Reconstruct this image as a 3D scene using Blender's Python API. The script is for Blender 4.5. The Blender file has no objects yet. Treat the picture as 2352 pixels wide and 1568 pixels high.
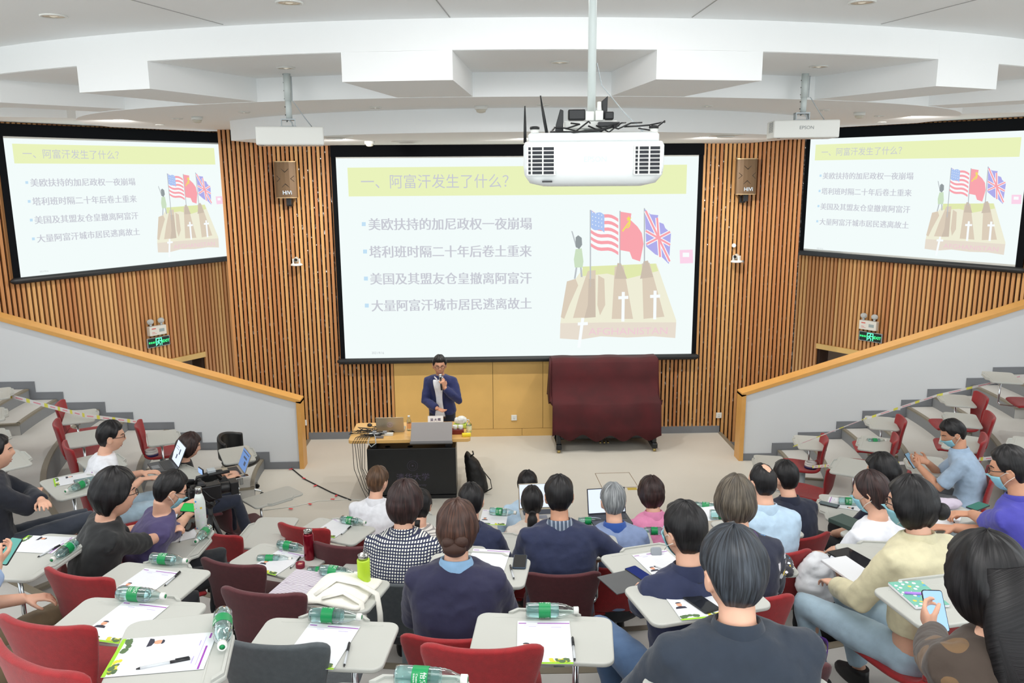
import bpy, bmesh, math, random
from mathutils import Vector, Matrix
random.seed(7)
sc = bpy.context.scene
COL = sc.collection
PI = math.pi
def R(a): return math.radians(a)

# ---------------------------------------------------------------- camera, light, exposure
FPX, TILT, ROLL, YAW, CH = 1887.87, 0.2022, -0.0067, 0.0333, 4.0
Fw = Vector((math.sin(YAW)*math.cos(TILT), math.cos(YAW)*math.cos(TILT), -math.sin(TILT)))
R0 = Vector((math.cos(YAW), -math.sin(YAW), 0)); U0 = R0.cross(Fw)
Rt = math.cos(ROLL)*R0 + math.sin(ROLL)*U0; Up = -math.sin(ROLL)*R0 + math.cos(ROLL)*U0
cd = bpy.data.cameras.new('camera'); cam = bpy.data.objects.new('camera', cd); COL.objects.link(cam)
cd.sensor_width = 36; cd.lens = FPX/2352*36; cd.clip_start = 0.05; cd.clip_end = 200
M = Matrix((Rt, Up, -Fw)).transposed().to_4x4(); M.translation = Vector((0, 0, CH)); cam.matrix_world = M
sc.camera = cam
vs = sc.view_settings; vs.view_transform = 'Standard'; vs.look = 'None'; vs.gamma = 1; vs.use_curve_mapping = False
EXPO = 0.78; vs.exposure = EXPO
w = bpy.data.worlds.new('world'); sc.world = w; w.use_nodes = True
w.node_tree.nodes['Background'].inputs[0].default_value = (0.90, 0.97, 1.0, 1)
w.node_tree.nodes['Background'].inputs[1].default_value = 0.98
CX_ = .51
def light(kind, name, loc, power, col=(1, 1, 1), size=1.0, size_y=None, target=None, spot=None, blend=1, rad=.05):
    d = bpy.data.lights.new(name, kind); d.energy = power; d.color = col
    if kind == 'AREA':
        d.size = size
        if size_y: d.shape = 'RECTANGLE'; d.size_y = size_y
    else: d.shadow_soft_size = rad
    if kind == 'SPOT': d.spot_size = spot; d.spot_blend = blend
    o = bpy.data.objects.new(name, d); COL.objects.link(o); o.location = loc
    if target: o.rotation_euler = (Vector(target)-Vector(loc)).to_track_quat('-Z', 'Y').to_euler()
    return o
for x in (-4.1, -1.6, .5, 2.6, 5.1):
    light('SPOT', 'wall_washer', (x, 9.9, 4.37 if abs(x-CX_) < 3 else 4.59), 120, (1, .97, .92), spot=R(130), blend=1, rad=.03, target=(CX_+(x-CX_)*1.45, 12.4, 1.9))  # added fill spots to brighten the stage walls; no fixtures hang here
light('AREA', 'rear_uplight', (0.5, -1.3, 1.9), 62, (1, .98, .95), 7, 1.0, target=(0.5, 6.0, 5.4))  # unseen fill behind the camera, added to lift the ceiling undersides
# photographer's flash, ceiling panels over the seats and over the stage
light('SPOT', 'camera_flash', (0.05, -0.05, 4.3), 12, (.86, .94, 1), spot=R(125), blend=.9, target=(0.3, 6, 5.8), rad=.06)
for x in (-3.6, 0.5, 4.6):
    light('AREA', 'ceiling_lamp', (x, 1.2, 4.98), 30, (1, .98, .96), 2.4, 1.2, target=(x, 1.2, 0))
    light('AREA', 'ceiling_lamp', (x, 4.3, 4.98), 30, (1, .98, .96), 2.2, .5, target=(x, 5.3, 0))
for x in (-2.2, .5, 3.2):
    light('AREA', 'ceiling_lamp', (x, 11.0, 4.36), 14, (1, .96, .90), 1.0, .3, target=(x, 10.2, 0))

light('AREA', 'rear_wall_light', (0.5, -1.3, 2.6), 42, (.93, .98, 1), 9, 2.2, target=(0.5, 7, 5.0))  # added soft fill behind the camera for ceiling, walls and rails; no fixture

# ---------------------------------------------------------------- helpers
def ray(px, py): return Fw + (px-1176)/FPX*Rt - (py-784)/FPX*Up
O3 = Vector((0, 0, CH))
def at_z(px, py, z): d = ray(px, py); return O3 + d*((z-CH)/d.z)
def at_y(px, py, Y): d = ray(px, py); return O3 + d*(Y/d.y)
def lin(c): return tuple(((v/255)/12.92 if v/255 <= .04045 else ((v/255+.055)/1.055)**2.4) for v in c)
MATS = {}
def mat(name, rgb, rough=.6, metal=0, noise=None, bump=0, bscale=60, emit=0, trans=0, ior=1.45, sheen=0, alpha=1, spec=None):
    if name in MATS: return MATS[name]
    m = bpy.data.materials.new(name); m.use_nodes = True; nt = m.node_tree; b = nt.nodes['Principled BSDF']
    c = lin(rgb); b.inputs['Base Color'].default_value = (*c, 1); b.inputs['Roughness'].default_value = rough
    b.inputs['Metallic'].default_value = metal
    if spec is not None: b.inputs['Specular IOR Level'].default_value = spec
    if trans: b.inputs['Transmission Weight'].default_value = trans; b.inputs['IOR'].default_value = ior
    if sheen: b.inputs['Sheen Weight'].default_value = sheen
    if alpha < 1: b.inputs['Alpha'].default_value = alpha
    if emit:
        b.inputs['Base Color'].default_value = (0, 0, 0, 1); b.inputs['Specular IOR Level'].default_value = 0
        b.inputs['Emission Color'].default_value = (*c, 1); b.inputs['Emission Strength'].default_value = emit
    if noise or bump:
        tc = nt.nodes.new('ShaderNodeTexCoord')
    if noise:
        sc_, amt = noise
        n = nt.nodes.new('ShaderNodeTexNoise'); n.inputs['Scale'].default_value = sc_; n.inputs['Detail'].default_value = 4
        nt.links.new(tc.outputs['Object'], n.inputs['Vector'])
        r = nt.nodes.new('ShaderNodeValToRGB'); r.color_ramp.elements[0].position = .3; r.color_ramp.elements[1].position = .7
        r.color_ramp.elements[0].color = (*[v*(1-amt) for v in c], 1); r.color_ramp.elements[1].color = (*[min(1, v*(1+amt)) for v in c], 1)
        nt.links.new(n.outputs['Fac'], r.inputs['Fac']); nt.links.new(r.outputs['Color'], b.inputs['Base Color'])
    if bump:
        n2 = nt.nodes.new('ShaderNodeTexNoise'); n2.inputs['Scale'].default_value = bscale; n2.inputs['Detail'].default_value = 3
        nt.links.new(tc.outputs['Object'], n2.inputs['Vector'])
        bp = nt.nodes.new('ShaderNodeBump'); bp.inputs['Strength'].default_value = bump; bp.inputs['Distance'].default_value = .01
        nt.links.new(n2.outputs['Fac'], bp.inputs['Height']); nt.links.new(bp.outputs['Normal'], b.inputs['Normal'])
    MATS[name] = m; return m
def slide(rgb): # light thrown on the screens by the projectors
    return mat('glow_%d_%d_%d' % rgb, rgb, emit=1/2**EXPO)

class MB:
    def __init__(s): s.v = []; s.f = []; s.sm = []; s.tone = []; s.uv = None; s.cut = []
    def cutmat(s): s.cut.append(len(s.f)); return s   # faces from here on take the next material
    def add(s, vs_, fs, smooth=False, tone=0):
        n = len(s.v); s.v += [tuple(v) for v in vs_]; s.f += [tuple(i+n for i in f) for f in fs]
        s.sm += [smooth]*len(fs); s.tone += [tone]*len(fs); return s
    def box(s, x0, x1, y0, y1, z0, z1, M=None, tone=0):
        v = [Vector(p) for p in ((x0, y0, z0), (x1, y0, z0), (x1, y1, z0), (x0, y1, z0), (x0, y0, z1), (x1, y0, z1), (x1, y1, z1), (x0, y1, z1))]
        if M: v = [M @ p for p in v]
        return s.add(v, [(3, 2, 1, 0), (4, 5, 6, 7), (0, 1, 5, 4), (1, 2, 6, 5), (2, 3, 7, 6), (3, 0, 4, 7)], tone=tone)
    def prism(s, pts, z0, z1, M=None, smooth=False):
        n = len(pts)
        a = sum(pts[i][0]*pts[(i+1) % n][1]-pts[(i+1) % n][0]*pts[i][1] for i in range(n))
        if a < 0: pts = pts[::-1]
        v = [Vector((p[0], p[1], z0)) for p in pts]+[Vector((p[0], p[1], z1)) for p in pts]
        if M: v = [M @ p for p in v]
        s.add(v, [tuple(range(n))[::-1], tuple(range(n, 2*n))])
        k = len(s.v)-2*n
        for i in range(n):
            j = (i+1) % n; s.f.append((k+i, k+j, k+n+j, k+n+i)); s.sm.append(smooth); s.tone.append(0)
        return s
    def loft(s, rings, cap=True, smooth=True, closed=True):
        n = len(rings[0]); k = len(s.v); s.v += [tuple(p) for r in rings for p in r]
        for i in range(len(rings)-1):
            for j in range(n if closed else n-1):
                a = k+i*n+j; b = k+i*n+(j+1) % n; s.f.append((a, b, b+n, a+n)); s.sm.append(smooth); s.tone.append(0)
        if cap:
            s.f.append(tuple(range(k, k+n))[::-1]); m_ = k+(len(rings)-1)*n; s.f.append(tuple(range(m_, m_+n))); s.sm += [False]*2; s.tone += [0]*2
        return s
    def tube(s, pts, r, n=10, cap=True, M=None, flat=1.0):
        pts = [Vector(p) for p in pts]; m_ = len(pts)
        if not hasattr(r, '__len__'): r = [r]*m_
        rings = []; up = None
        for i, p in enumerate(pts):
            t = (pts[min(i+1, m_-1)]-pts[max(i-1, 0)]).normalized()
            if up is None:
                up = Vector((0, 0, 1)) if abs(t.z) < .9 else Vector((0, 1, 0))
            x = t.cross(up).normalized(); up = x.cross(t).normalized()
            rings.append([p + x*math.cos(a)*r[i] + up*math.sin(a)*r[i]*flat for a in [2*PI*j/n for j in range(n)]])
        if M: rings = [[M @ p for p in q] for q in rings]
        return s.loft(rings, cap)
    def lathe(s, prof, n=20, M=None, cap=True):
        rings = [[Vector((r*math.cos(2*PI*j/n), r*math.sin(2*PI*j/n), z)) for j in range(n)] for r, z in prof]
        if M: rings = [[M @ p for p in q] for q in rings]
        return s.loft(rings, cap)
    def ell(s, c, r, n=14, m_=9, M=None):
        rings = []
        for i in range(m_+1):
            th = PI*(i+.02 if i == 0 else (i-.02 if i == m_ else i))/m_
            rings.append([Vector((c[0]+r[0]*math.sin(th)*math.cos(a), c[1]+r[1]*math.sin(th)*math.sin(a), c[2]-r[2]*math.cos(th))) for a in [2*PI*j/n for j in range(n)]])
        if M: rings = [[M @ p for p in q] for q in rings]
        return s.loft(rings)
    def build(s, name, m, parent=None, loc=(0, 0, 0), rz=0, rot=None, bevel=0, seg=2, subsurf=0, smooth=None, hide=False):
        me = bpy.data.meshes.new(name); me.from_pydata(s.v, [], s.f)
        me.polygons.foreach_set('use_smooth', s.sm if smooth is None else [smooth]*len(s.f))
        if any(s.tone):
            a = me.attributes.new('tone', 'FLOAT', 'FACE'); a.data.foreach_set('value', s.tone)
        for q in (m if isinstance(m, (list, tuple)) else [m]): me.materials.append(q)
        if s.cut:
            idx = [sum(1 for c in s.cut if i >= c) for i in range(len(s.f))]; me.polygons.foreach_set('material_index', idx)
        if s.uv:
            l = me.uv_layers.new(name='uv'); l.data.foreach_set('uv', [c for lp in me.loops for c in s.uv[lp.vertex_index]])
        me.update()
        o = bpy.data.objects.new(name, me); COL.objects.link(o); o.location = loc; o.rotation_euler = rot or (0, 0, rz)
        if parent: o.parent = parent
        if bevel:
            b = o.modifiers.new('bevel', 'BEVEL'); b.width = bevel; b.segments = seg; b.limit_method = 'ANGLE'; b.angle_limit = R(40)
        if subsurf:
            b = o.modifiers.new('sub', 'SUBSURF'); b.levels = b.render_levels = subsurf
        return o
def tag(o, label=None, cat=None, group=None, kind=None):
    if label: o['label'] = label
    if cat: o['category'] = cat
    if group: o['group'] = group
    if kind: o['kind'] = kind
    return o
def empty(name, loc, rz=0, label=None, cat=None, group=None):
    o = bpy.data.objects.new(name, None); o.empty_display_size = .05; COL.objects.link(o); o.location = loc; o.rotation_euler = (0, 0, rz)
    return tag(o, label, cat, group)
def copy_tree(o, parent=None):
    c = o.copy(); COL.objects.link(c); c.parent = parent
    for ch in list(o.children): copy_tree(ch, c)
    return c
_txt = {}
def text_mb(s, size=1, align='CENTER', bold=0, depth=0, space=1):
    key = (s, align, bold, depth, space)
    if key not in _txt:
        cu = bpy.data.curves.new('t', 'FONT'); cu.body = s; cu.size = 1; cu.align_x = align; cu.align_y = 'CENTER'; cu.offset = bold; cu.extrude = depth; cu.resolution_u = 3
        cu.space_character = space
        o = bpy.data.objects.new('t', cu); COL.objects.link(o); bpy.context.view_layer.update()
        me = bpy.data.meshes.new_from_object(o.evaluated_get(bpy.context.evaluated_depsgraph_get()))
        _txt[key] = ([v.co.copy() for v in me.vertices], [tuple(p.vertices) for p in me.polygons])
        bpy.data.objects.remove(o); bpy.data.curves.remove(cu); bpy.data.meshes.remove(me)
    v, f = _txt[key]
    return [p*size for p in v], f
def add_text(mb, s, M, size=1, **kw):
    v, f = text_mb(s, size, **kw); mb.add([M @ p for p in v], f); return mb
UPR = Matrix.Rotation(PI/2, 4, 'X')   # text plane XY -> XZ facing -Y

CX, CY = .51, 10.9
ZT = .30
def arc(Rr, a0, a1, n=48, cx=CX, cy=CY):
    return [(cx+Rr*math.cos(R(a0+(a1-a0)*i/n)), cy+Rr*math.sin(R(a0+(a1-a0)*i/n))) for i in range(n+1)]
def struct(o): o['kind'] = 'structure'; return o

# ---------------------------------------------------------------- materials
M_paint = mat('ceiling_paint', (244, 246, 246), .85)
M_wallp = mat('wall_paint', (214, 217, 220), .8)
M_floor = mat('stage_vinyl', (200, 196, 186), .55, noise=(1.2, .03))
M_tier = mat('tier_vinyl', (190, 188, 183), .6, noise=(1.5, .05))
M_riser = mat('riser_grey', (128, 130, 132), .6)
M_nose = mat('nosing_strip', (128, 120, 104), .5)
M_skirt = mat('skirting_grey', (120, 123, 128), .6)
M_rail = mat('rail_wood', (214, 160, 88), .38, noise=(6, .05))
M_panel = mat('panel_wood', (214, 172, 100), .45, noise=(3, .05))
M_black = mat('black_plastic', (20, 21, 23), .45)
M_blackm = mat('screen_black', (14, 16, 19), .9, spec=.1)
M_white = mat('white_plastic', (226, 227, 222), .4)
M_chrome = mat('chrome', (205, 208, 210), .18, metal=1)
M_greym = mat('grey_metal', (176, 184, 188), .45, metal=.2)
M_glass = mat('clear_glass', (240, 248, 246), .03, trans=1, ior=1.3)
def slat_mat():
    m = bpy.data.materials.new('slat_wood'); m.use_nodes = True; nt = m.node_tree; b = nt.nodes['Principled BSDF']; b.inputs['Roughness'].default_value = .5
    a = nt.nodes.new('ShaderNodeAttribute'); a.attribute_name = 'tone'
    r = nt.nodes.new('ShaderNodeValToRGB'); r.color_ramp.elements[0].color = (*lin((186, 122, 72)), 1); r.color_ramp.elements[1].color = (*lin((218, 166, 104)), 1)
    nt.links.new(a.outputs['Fac'], r.inputs['Fac'])
    tc = nt.nodes.new('ShaderNodeTexCoord'); mp = nt.nodes.new('ShaderNodeMapping'); mp.inputs['Scale'].default_value = (60, 60, 2)
    n = nt.nodes.new('ShaderNodeTexNoise'); n.inputs['Scale'].default_value = 1
    nt.links.new(tc.outputs['Object'], mp.inputs['Vector']); nt.links.new(mp.outputs['Vector'], n.inputs['Vector'])
    mx = nt.nodes.new('ShaderNodeMixRGB'); mx.blend_type = 'MULTIPLY'; mx.inputs['Fac'].default_value = .12
    nt.links.new(r.outputs['Color'], mx.inputs[1]); nt.links.new(n.outputs['Fac'], mx.inputs[2]); nt.links.new(mx.outputs['Color'], b.inputs['Base Color'])
    return m
M_slat = slat_mat()
def foil_mat():
    m = bpy.data.materials.new('black_foil'); m.use_nodes = True; nt = m.node_tree; b = nt.nodes['Principled BSDF']
    b.inputs['Base Color'].default_value = (.02, .017, .015, 1); b.inputs['Roughness'].default_value = .16
    tc = nt.nodes.new('ShaderNodeTexCoord'); v = nt.nodes.new('ShaderNodeTexVoronoi'); v.inputs['Scale'].default_value = 9; v.inputs['Randomness'].default_value = 1
    bp = nt.nodes.new('ShaderNodeBump'); bp.inputs['Strength'].default_value = 1; bp.inputs['Distance'].default_value = .05
    nt.links.new(tc.outputs['Object'], v.inputs['Vector']); nt.links.new(v.outputs['Distance'], bp.inputs['Height']); nt.links.new(bp.outputs['Normal'], b.inputs['Normal'])
    return m
M_foil = foil_mat()

# ---------------------------------------------------------------- floor, tiers
b = MB(); b.box(-2.72, 3.66, 10.9, 12.3, -.3, 0); b.prism([(-9.5, 10.9), (-9.5, -1.2), (10.5, -1.2), (10.5, 10.9)], -.3, 0)
struct(b.build('floor', M_floor))
b = MB(); b.box(-9, -2.72, 11.05, 12.3, -.4, -.3); b.box(3.66, 10, 11.05, 12.3, -.4, -.3); b.box(-9, -3.8, 12.3, 15, -1, -.9); b.box(4.8, 10, 12.3, 15, -1, -.9); struct(b.build('floor', M_tier))
b = MB()
for k in range(1, 9):
    Rk = 3.05+.9*k
    pts = [(-10.0, 10.9)]+[]
    inner = arc(Rk, 180, 360, 72); outer = arc(Rk+.9 if k < 8 else Rk+3, 360, 180, 72)
    b.prism(inner+outer, -.02 if k == 1 else .3*(k-1)-.05, .3*k)
    mid = arc(Rk+.9, 180, 360, 72)
struct(b.build('floor', M_tier))
b = MB()
for k in range(1, 9):       # riser face and nosing strip
    Rk = 3.05+.9*k
    for (ra, rb, za, zb, bb) in ((Rk-.006, Rk+.001, .3*(k-1), .3*k-.02, b),):
        b.prism(arc(ra, 180, 360, 72)+arc(rb, 360, 180, 72), za, zb)
struct(b.build('trim_1', M_riser))
b = MB()
for k in range(1, 9):
    Rk = 3.05+.9*k
    b.prism(arc(Rk-.008, 180, 360, 72)+arc(Rk+.05, 360, 180, 72), .3*k-.02, .3*k+.004)
struct(b.build('trim_2', M_nose))
# half steps beside the rail walls and on the two aisles
b = MB(); bn = MB(); br = MB()
for k in range(0, 7):
    R1 = 3.05+.9*(k+1); R0_ = R1-.36; z0 = .3*k; z1 = z0+.15
    for (a0, a1) in ((180, 180+math.degrees(1.15/R1)), (360-math.degrees(1.15/R1), 360), (309, 309+5), (229, 234)):
        b.prism(arc(R0_, a0, a1, 10)+arc(R1-.007, a1, a0, 10), z0-.01, z1)
        bn.prism(arc(R0_-.004, a0, a1, 10)+arc(R0_+.045, a1, a0, 10), z1-.02, z1+.004)
        for aa in (a0, a1):
            if 181 < aa < 359: bn.prism(arc(R0_, aa-.25, aa+.25, 2)+arc(R1, aa+.25, aa-.25, 2), z1-.02, z1+.004)
        br.prism(arc(R0_-.003, a0, a1, 10)+arc(R0_+.001, a1, a0, 10), z0, z1-.02)
struct(b.build('floor', M_tier)); struct(bn.build('trim_3', M_nose)); struct(br.build('trim_4', M_riser))
b = MB(); b.box(-2.76, -2.70, 11.0, 12.2, -.3, .005); b.box(3.62, 3.68, 11.0, 12.2, -.3, .005); struct(b.build('trim_5', M_nose))

# ---------------------------------------------------------------- rail walls
def rail_z(x): return .99+(abs(x-CX)-3.08)*.312
for s, nm in ((-1, 'left'), (1, 'right')):
    X0 = CX+s*3.10; X1 = CX+s*9.2
    b = MB(); b.prism([(min(X0, X1), 10.93), (max(X0, X1), 10.93), (max(X0, X1), 11.05), (min(X0, X1), 11.05)], 0, 1)
    # replace by sloped profile
    b = MB(); pr = [(X0, 0), (X1, 0), (X1, rail_z(X1)-.05), (X0, rail_z(X0)-.05)]
    for yy in (10.93, 11.07): b.v += [(p[0], yy, p[1]) for p in pr]
    b.f += [(0, 1, 2, 3), (7, 6, 5, 4), (0, 4, 5, 1), (1, 5, 6, 2), (2, 6, 7, 3), (3, 7, 4, 0)]; b.sm += [False]*6; b.tone += [0]*6
    struct(b.build('wall_rail_'+nm, M_wallp))
    b = MB(); pr = [(X0-s*.06, rail_z(X0)-.06), (X1, rail_z(X1)-.06), (X1, rail_z(X1)), (X0-s*.06, rail_z(X0)-.01)]
    for yy in (10.90, 11.12): b.v += [(p[0], yy, p[1]) for p in pr]
    b.f += [(0, 1, 2, 3), (7, 6, 5, 4), (0, 4, 5, 1), (1, 5, 6, 2), (2, 6, 7, 3), (3, 7, 4, 0)]; b.sm += [False]*6; b.tone += [0]*6
    xa, xb = sorted((X0-s*.06, X0)); b.box(xa, xb, 10.90, 11.12, -.02, rail_z(X0)-.03)
    struct(b.build('trim_rail_'+nm, M_rail))
    prof = [(3.10, 0)]                      # stepped skirting, one band
    for k in range(0, 6):
        R1 = 3.05+.9*(k+1); prof += [(R1-.36, .3*k), (R1-.36, .3*k+.15), (R1, .3*k+.15), (R1, .3*k+.3)]
    prof += [(9.2, 1.8)]; top = [(3.10, .10)]+[(x-.08, z+.10) for x, z in prof[1:-1]]+[(9.2, 1.9)]
    b = MB(); n_ = len(prof)
    for i in range(n_-1):
        q = [(prof[i][0], prof[i][1]), (prof[i+1][0], prof[i+1][1]), (top[i+1][0], top[i+1][1]), (top[i][0], top[i][1])]
        b.add([Vector((CX+s*a_, yy, z_)) for yy in (10.915, 10.935) for a_, z_ in q], [(0, 1, 2, 3), (7, 6, 5, 4), (0, 4, 5, 1), (2, 6, 7, 3)])
    struct(b.build('baseboard_'+nm, M_skirt))

# ---------------------------------------------------------------- slatted walls
def slats(b, P, u, length, spans, dep=.035, pitch=.063, wd=.038):
    # spans: list of (s0, s1, z0, z1)
    nrm = Vector((u.y, -u.x, 0)); n = int(length/pitch)
    for i in range(n):
        s0 = i*pitch; s1 = s0+wd; t = .03+.94*random.random()
        for (a, c, z0, z1) in spans:
            if s0 >= a and s0 < c:
                p0 = P+u*s0; p1 = P+u*s1
                v = [p0+nrm*0, p1, p1-nrm*dep, p0-nrm*dep]
                if nrm.y > 0: v = v[::-1]
                vv = [Vector((q.x, q.y, z0)) for q in v]+[Vector((q.x, q.y, z1)) for q in v]
                b.add(vv, [(3, 2, 1, 0), (4, 5, 6, 7), (0, 1, 5, 4), (1, 2, 6, 5), (2, 3, 7, 6), (3, 0, 4, 7)], tone=t)
YW = 12.2
CL = Vector((CX-4.28, YW+.03, 0)); CRr = Vector((CX+4.28, YW+.03, 0)); AS = R(54.62)
b = MB()
slats(b, Vector((CL.x, YW, 0)), Vector((1, 0, 0)), 8.56, [(0, 1.05, -.16, 4.75), (1.05, 2.36, .11, 4.75), (2.36, 6.27, 1.5, 4.75), (6.27, 7.42, .11, 4.75), (7.42, 9, -.16, 4.75)])
struct(b.build('wall_front', M_slat))
b = MB(); b.box(CL.x+.01, CRr.x-.04, YW+.05, YW+.3, -.3, 4.9); struct(b.build('wall_front_lining', M_foil))
b = MB(); b.box(CL.x, CL.x+1.03, YW-.005, YW+.045, -.3, -.16); b.box(CL.x+1.04, CL.x+2.36, YW-.005, YW+.045, 0, .11); b.box(CL.x+6.27, CL.x+7.41, YW-.005, YW+.045, 0, .11); b.box(CL.x+7.43, CRr.x, YW-.005, YW+.045, -.3, -.16)
struct(b.build('baseboard_front', M_skirt))
b = MB(); xs = [CL.x+2.375, .108, .875, CL.x+6.25]
for i in range(3): b.box(xs[i]+.003, xs[i+1]-.003, YW-.002, YW+.05, .125, 1.6)
for x0, x1 in ((xs[0]+.003, -.45), (-.445, .55), (.555, xs[3]-.003)): b.box(x0, x1, YW-.002, YW+.05, .0, .12)
struct(b.build('wall_front_panel', M_panel))
b = MB(); b.box(xs[0]-.02, xs[3]+.02, YW+.03, YW+.06, 0, 1.6); struct(b.build('wall_front_backing', mat('seam_dark', (96, 66, 34), .8)))
SW = {}   # side walls: s along the wall from its far end, face plane carries the screens
for s, nm in ((-1, 'left'), (1, 'right')):
    u = Vector((s*math.cos(AS), -math.sin(AS), 0)); nrm = Vector((-s*math.sin(AS), -math.cos(AS), 0))
    C0 = Vector((-4.443, 14.43, 0)) if s < 0 else Vector((5.463, 14.43, 0))
    Mx = Matrix((u, -nrm, Vector((0, 0, 1)))).transposed().to_4x4(); Mx.translation = C0; SW[s] = Mx
    b = MB()
    for i in range(90):
        s0 = -.4+i*.070; zb = 1.0 if (.58 < s0 < 2.4) else -.9
        b.box(s0, s0+.042, .08, .12, zb, 4.9, Mx, tone=.03+.94*random.random())
    struct(b.build('wall_'+nm, M_slat))
    b = MB(); b.box(-.5, .6, .13, .4, -.9, 4.9, Mx); b.box(.6, 2.45, .13, .4, .98, 4.9, Mx); b.box(2.45, 6, .13, .4, -.9, 4.9, Mx); struct(b.build('wall_%s_lining' % nm, mat('lining_dark', (52, 32, 20), .8)))
    b = MB(); b.box(.56, 2.48, .06, .34, .93, 1.02, Mx); struct(b.build('trim_door_'+nm, M_panel))
    b = MB(); b.box(.3, 2.8, .8, .85, -.9, 1.6, Mx); struct(b.build('wall_%s_lobby' % nm, mat('lobby_paint', (150, 128, 110), .8)))
    b = MB(); xa, xb = sorted((CX+s*4.2, C0.x)); b.box(xa-.3, xb+.3, 14.6, 14.7, -.9, 4.9); struct(b.build('wall_%s_return' % nm, M_wallp))

# ---------------------------------------------------------------- ceilings
def ylow(x): return 14.23-math.sqrt(8.3**2-(x-CX)**2)
fx = [CX-7+14*i/60 for i in range(61)]
curve = [(x, ylow(x)) for x in fx]
b = MB(); b.prism([(-7, -1.2), (8, -1.2)]+[(8, ylow(7.5))]+curve[::-1]+[(-7, ylow(-6.5))], 5.04, 5.2); struct(b.build('ceiling_upper', M_paint))
b = MB(); b.prism(curve+[(x, y+.10) for x, y in curve[::-1]], 4.832, 5.3)
struct(b.build('ceiling_fascia', M_paint))
b = MB(); b.prism([(x, y+.02) for x, y in curve]+[(CX+7, 13.5), (CX-7, 13.5)], 4.83, 5.0); struct(b.build('ceiling_niche', M_paint))
ov = [(CX+5.42*math.cos(a), 11.1+3.9*math.sin(a)) for a in [PI+PI*i/80 for i in range(81)]]
b = MB(); b.prism(ov+[(CX+5.42, 11.4), (CX+4.6, 12.6), (CX-4.6, 12.6), (CX-5.42, 11.4)], 4.63, 4.84); struct(b.build('ceiling_oval', M_paint))
T = {1: [(-.98, 6.13), (-.2, 6.01), (-.06, 7.4), (-.7, 7.4)], 0: [(-3.13, 6.83), (-2.48, 6.55), (-1.92, 7.8), (-2.49, 8.1)]}
b = MB()
for kk, t in T.items():
    for s in (1, -1):
        q = [(p[0] if s > 0 else 2*CX-p[0], p[1]) for p in t]
        if kk == 1: q = [(q[0][0], ylow(q[0][0])), (q[1][0], ylow(q[1][0])), q[2], q[3]]
        else: q = [(q[0][0], ylow(q[0][0])), ((q[0][0]+q[1][0])/2, ylow((q[0][0]+q[1][0])/2)), (q[1][0], ylow(q[1][0])), q[2], q[3]]
        b.prism(q, 4.634, 4.95)
for s in (1, -1):
    q = [(-6.2, 9.35), (-4.9, 7.2), (-4.24, 7.66), (-3.46, 8.53), (-3.3, 9.3), (-3.88, 9.5)]
    b.prism([(p[0] if s > 0 else 2*CX-p[0], p[1]) for p in [(-5.6, 6.9), (-4.24, 7.68), (-3.46, 8.50), (-3.75, 9.0), (-4.51, 8.14), (-5.9, 7.3)]], 4.638, 4.95)
struct(b.build('ceiling_tooth', M_paint))
b = MB()
for s in (1, -1):
    q = [(-9, 9.4), (-5.95, 10.71), (-5.25, 10.95)]+[(CX+5.72*math.cos(R(a)), 11.1+4.3*math.sin(R(a))) for a in (180, 176, 172, 168)]+[(-5.9, 12.6), (-3.6, 12.6), (-3.6, 15), (-9, 15)]
    b.prism([(p[0] if s > 0 else 2*CX-p[0], p[1]) for p in q], 4.72, 4.9)
struct(b.build('ceiling_side', M_paint))
f3 = [(CX+4.3*math.cos(R(a)), 12.72+4.3*math.sin(R(a))) for a in range(215, 326, 3)]
b = MB(); b.prism([(-2.83, 12.3), (-2.9, 11.2)]+[(-3.0, 10.3)]+f3+[(4.02, 10.3), (3.92, 11.2), (3.85, 12.3)], 4.40, 4.66); struct(b.build('ceiling_stage', M_paint))
b = MB()   # board joints
for (xa, ya), (xb, yb) in (((-.35, 4.6), (-.21, 5.93)), ((1.47, 4.6), (1.45, 5.93)), ((-2.5, 4.2), (-1.82, 6.2)), ((3.3, 4.4), (2.9, 6.2))):
    d = Vector((yb-ya, xa-xb, 0)).normalized()*.004
    b.prism([(xa-d.x, ya-d.y), (xa+d.x, ya+d.y), (xb+d.x, yb+d.y), (xb-d.x, yb-d.y)], 5.037, 5.041)
struct(b.build('trim_6', mat('joint_grey', (170, 170, 168), .9)))
# ================================================================ screens and slides
HAN = ['一、阿富汗发生了什么？', '美欧扶持的加尼政权一夜崩塌', '塔利班时隔二十年后卷土重来', '美国及其盟友仓皇撤离阿富汗', '大量阿富汗城市居民逃离故土']
SXL, SXR, SZB, SZT, SY = -2.094, 3.124, 1.297, 4.237, 12.0787
def uv(px, py):     # place on the slide, 0..1 across and up
    d = at_y(px, py, SY); return ((d.x-SXL)/(SXR-SXL), (d.z-SZB)/(SZT-SZB))
GL = dict(bar=(234, 243, 188), txt=(201, 203, 212), blue=(196, 226, 246), brown=(232, 222, 208), top=(240, 238, 216), green=(226, 234, 176), dk=(221, 207, 188), dk2=(206, 192, 176), red=(250, 168, 176), navy=(178, 176, 236),
          sky=(176, 200, 244), white=(250, 254, 255), yel=(242, 226, 110), pink=(252, 214, 234), hair=(150, 158, 160), coat=(206, 226, 196), pinkt=(240, 205, 214), out=(190, 196, 200))
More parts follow.
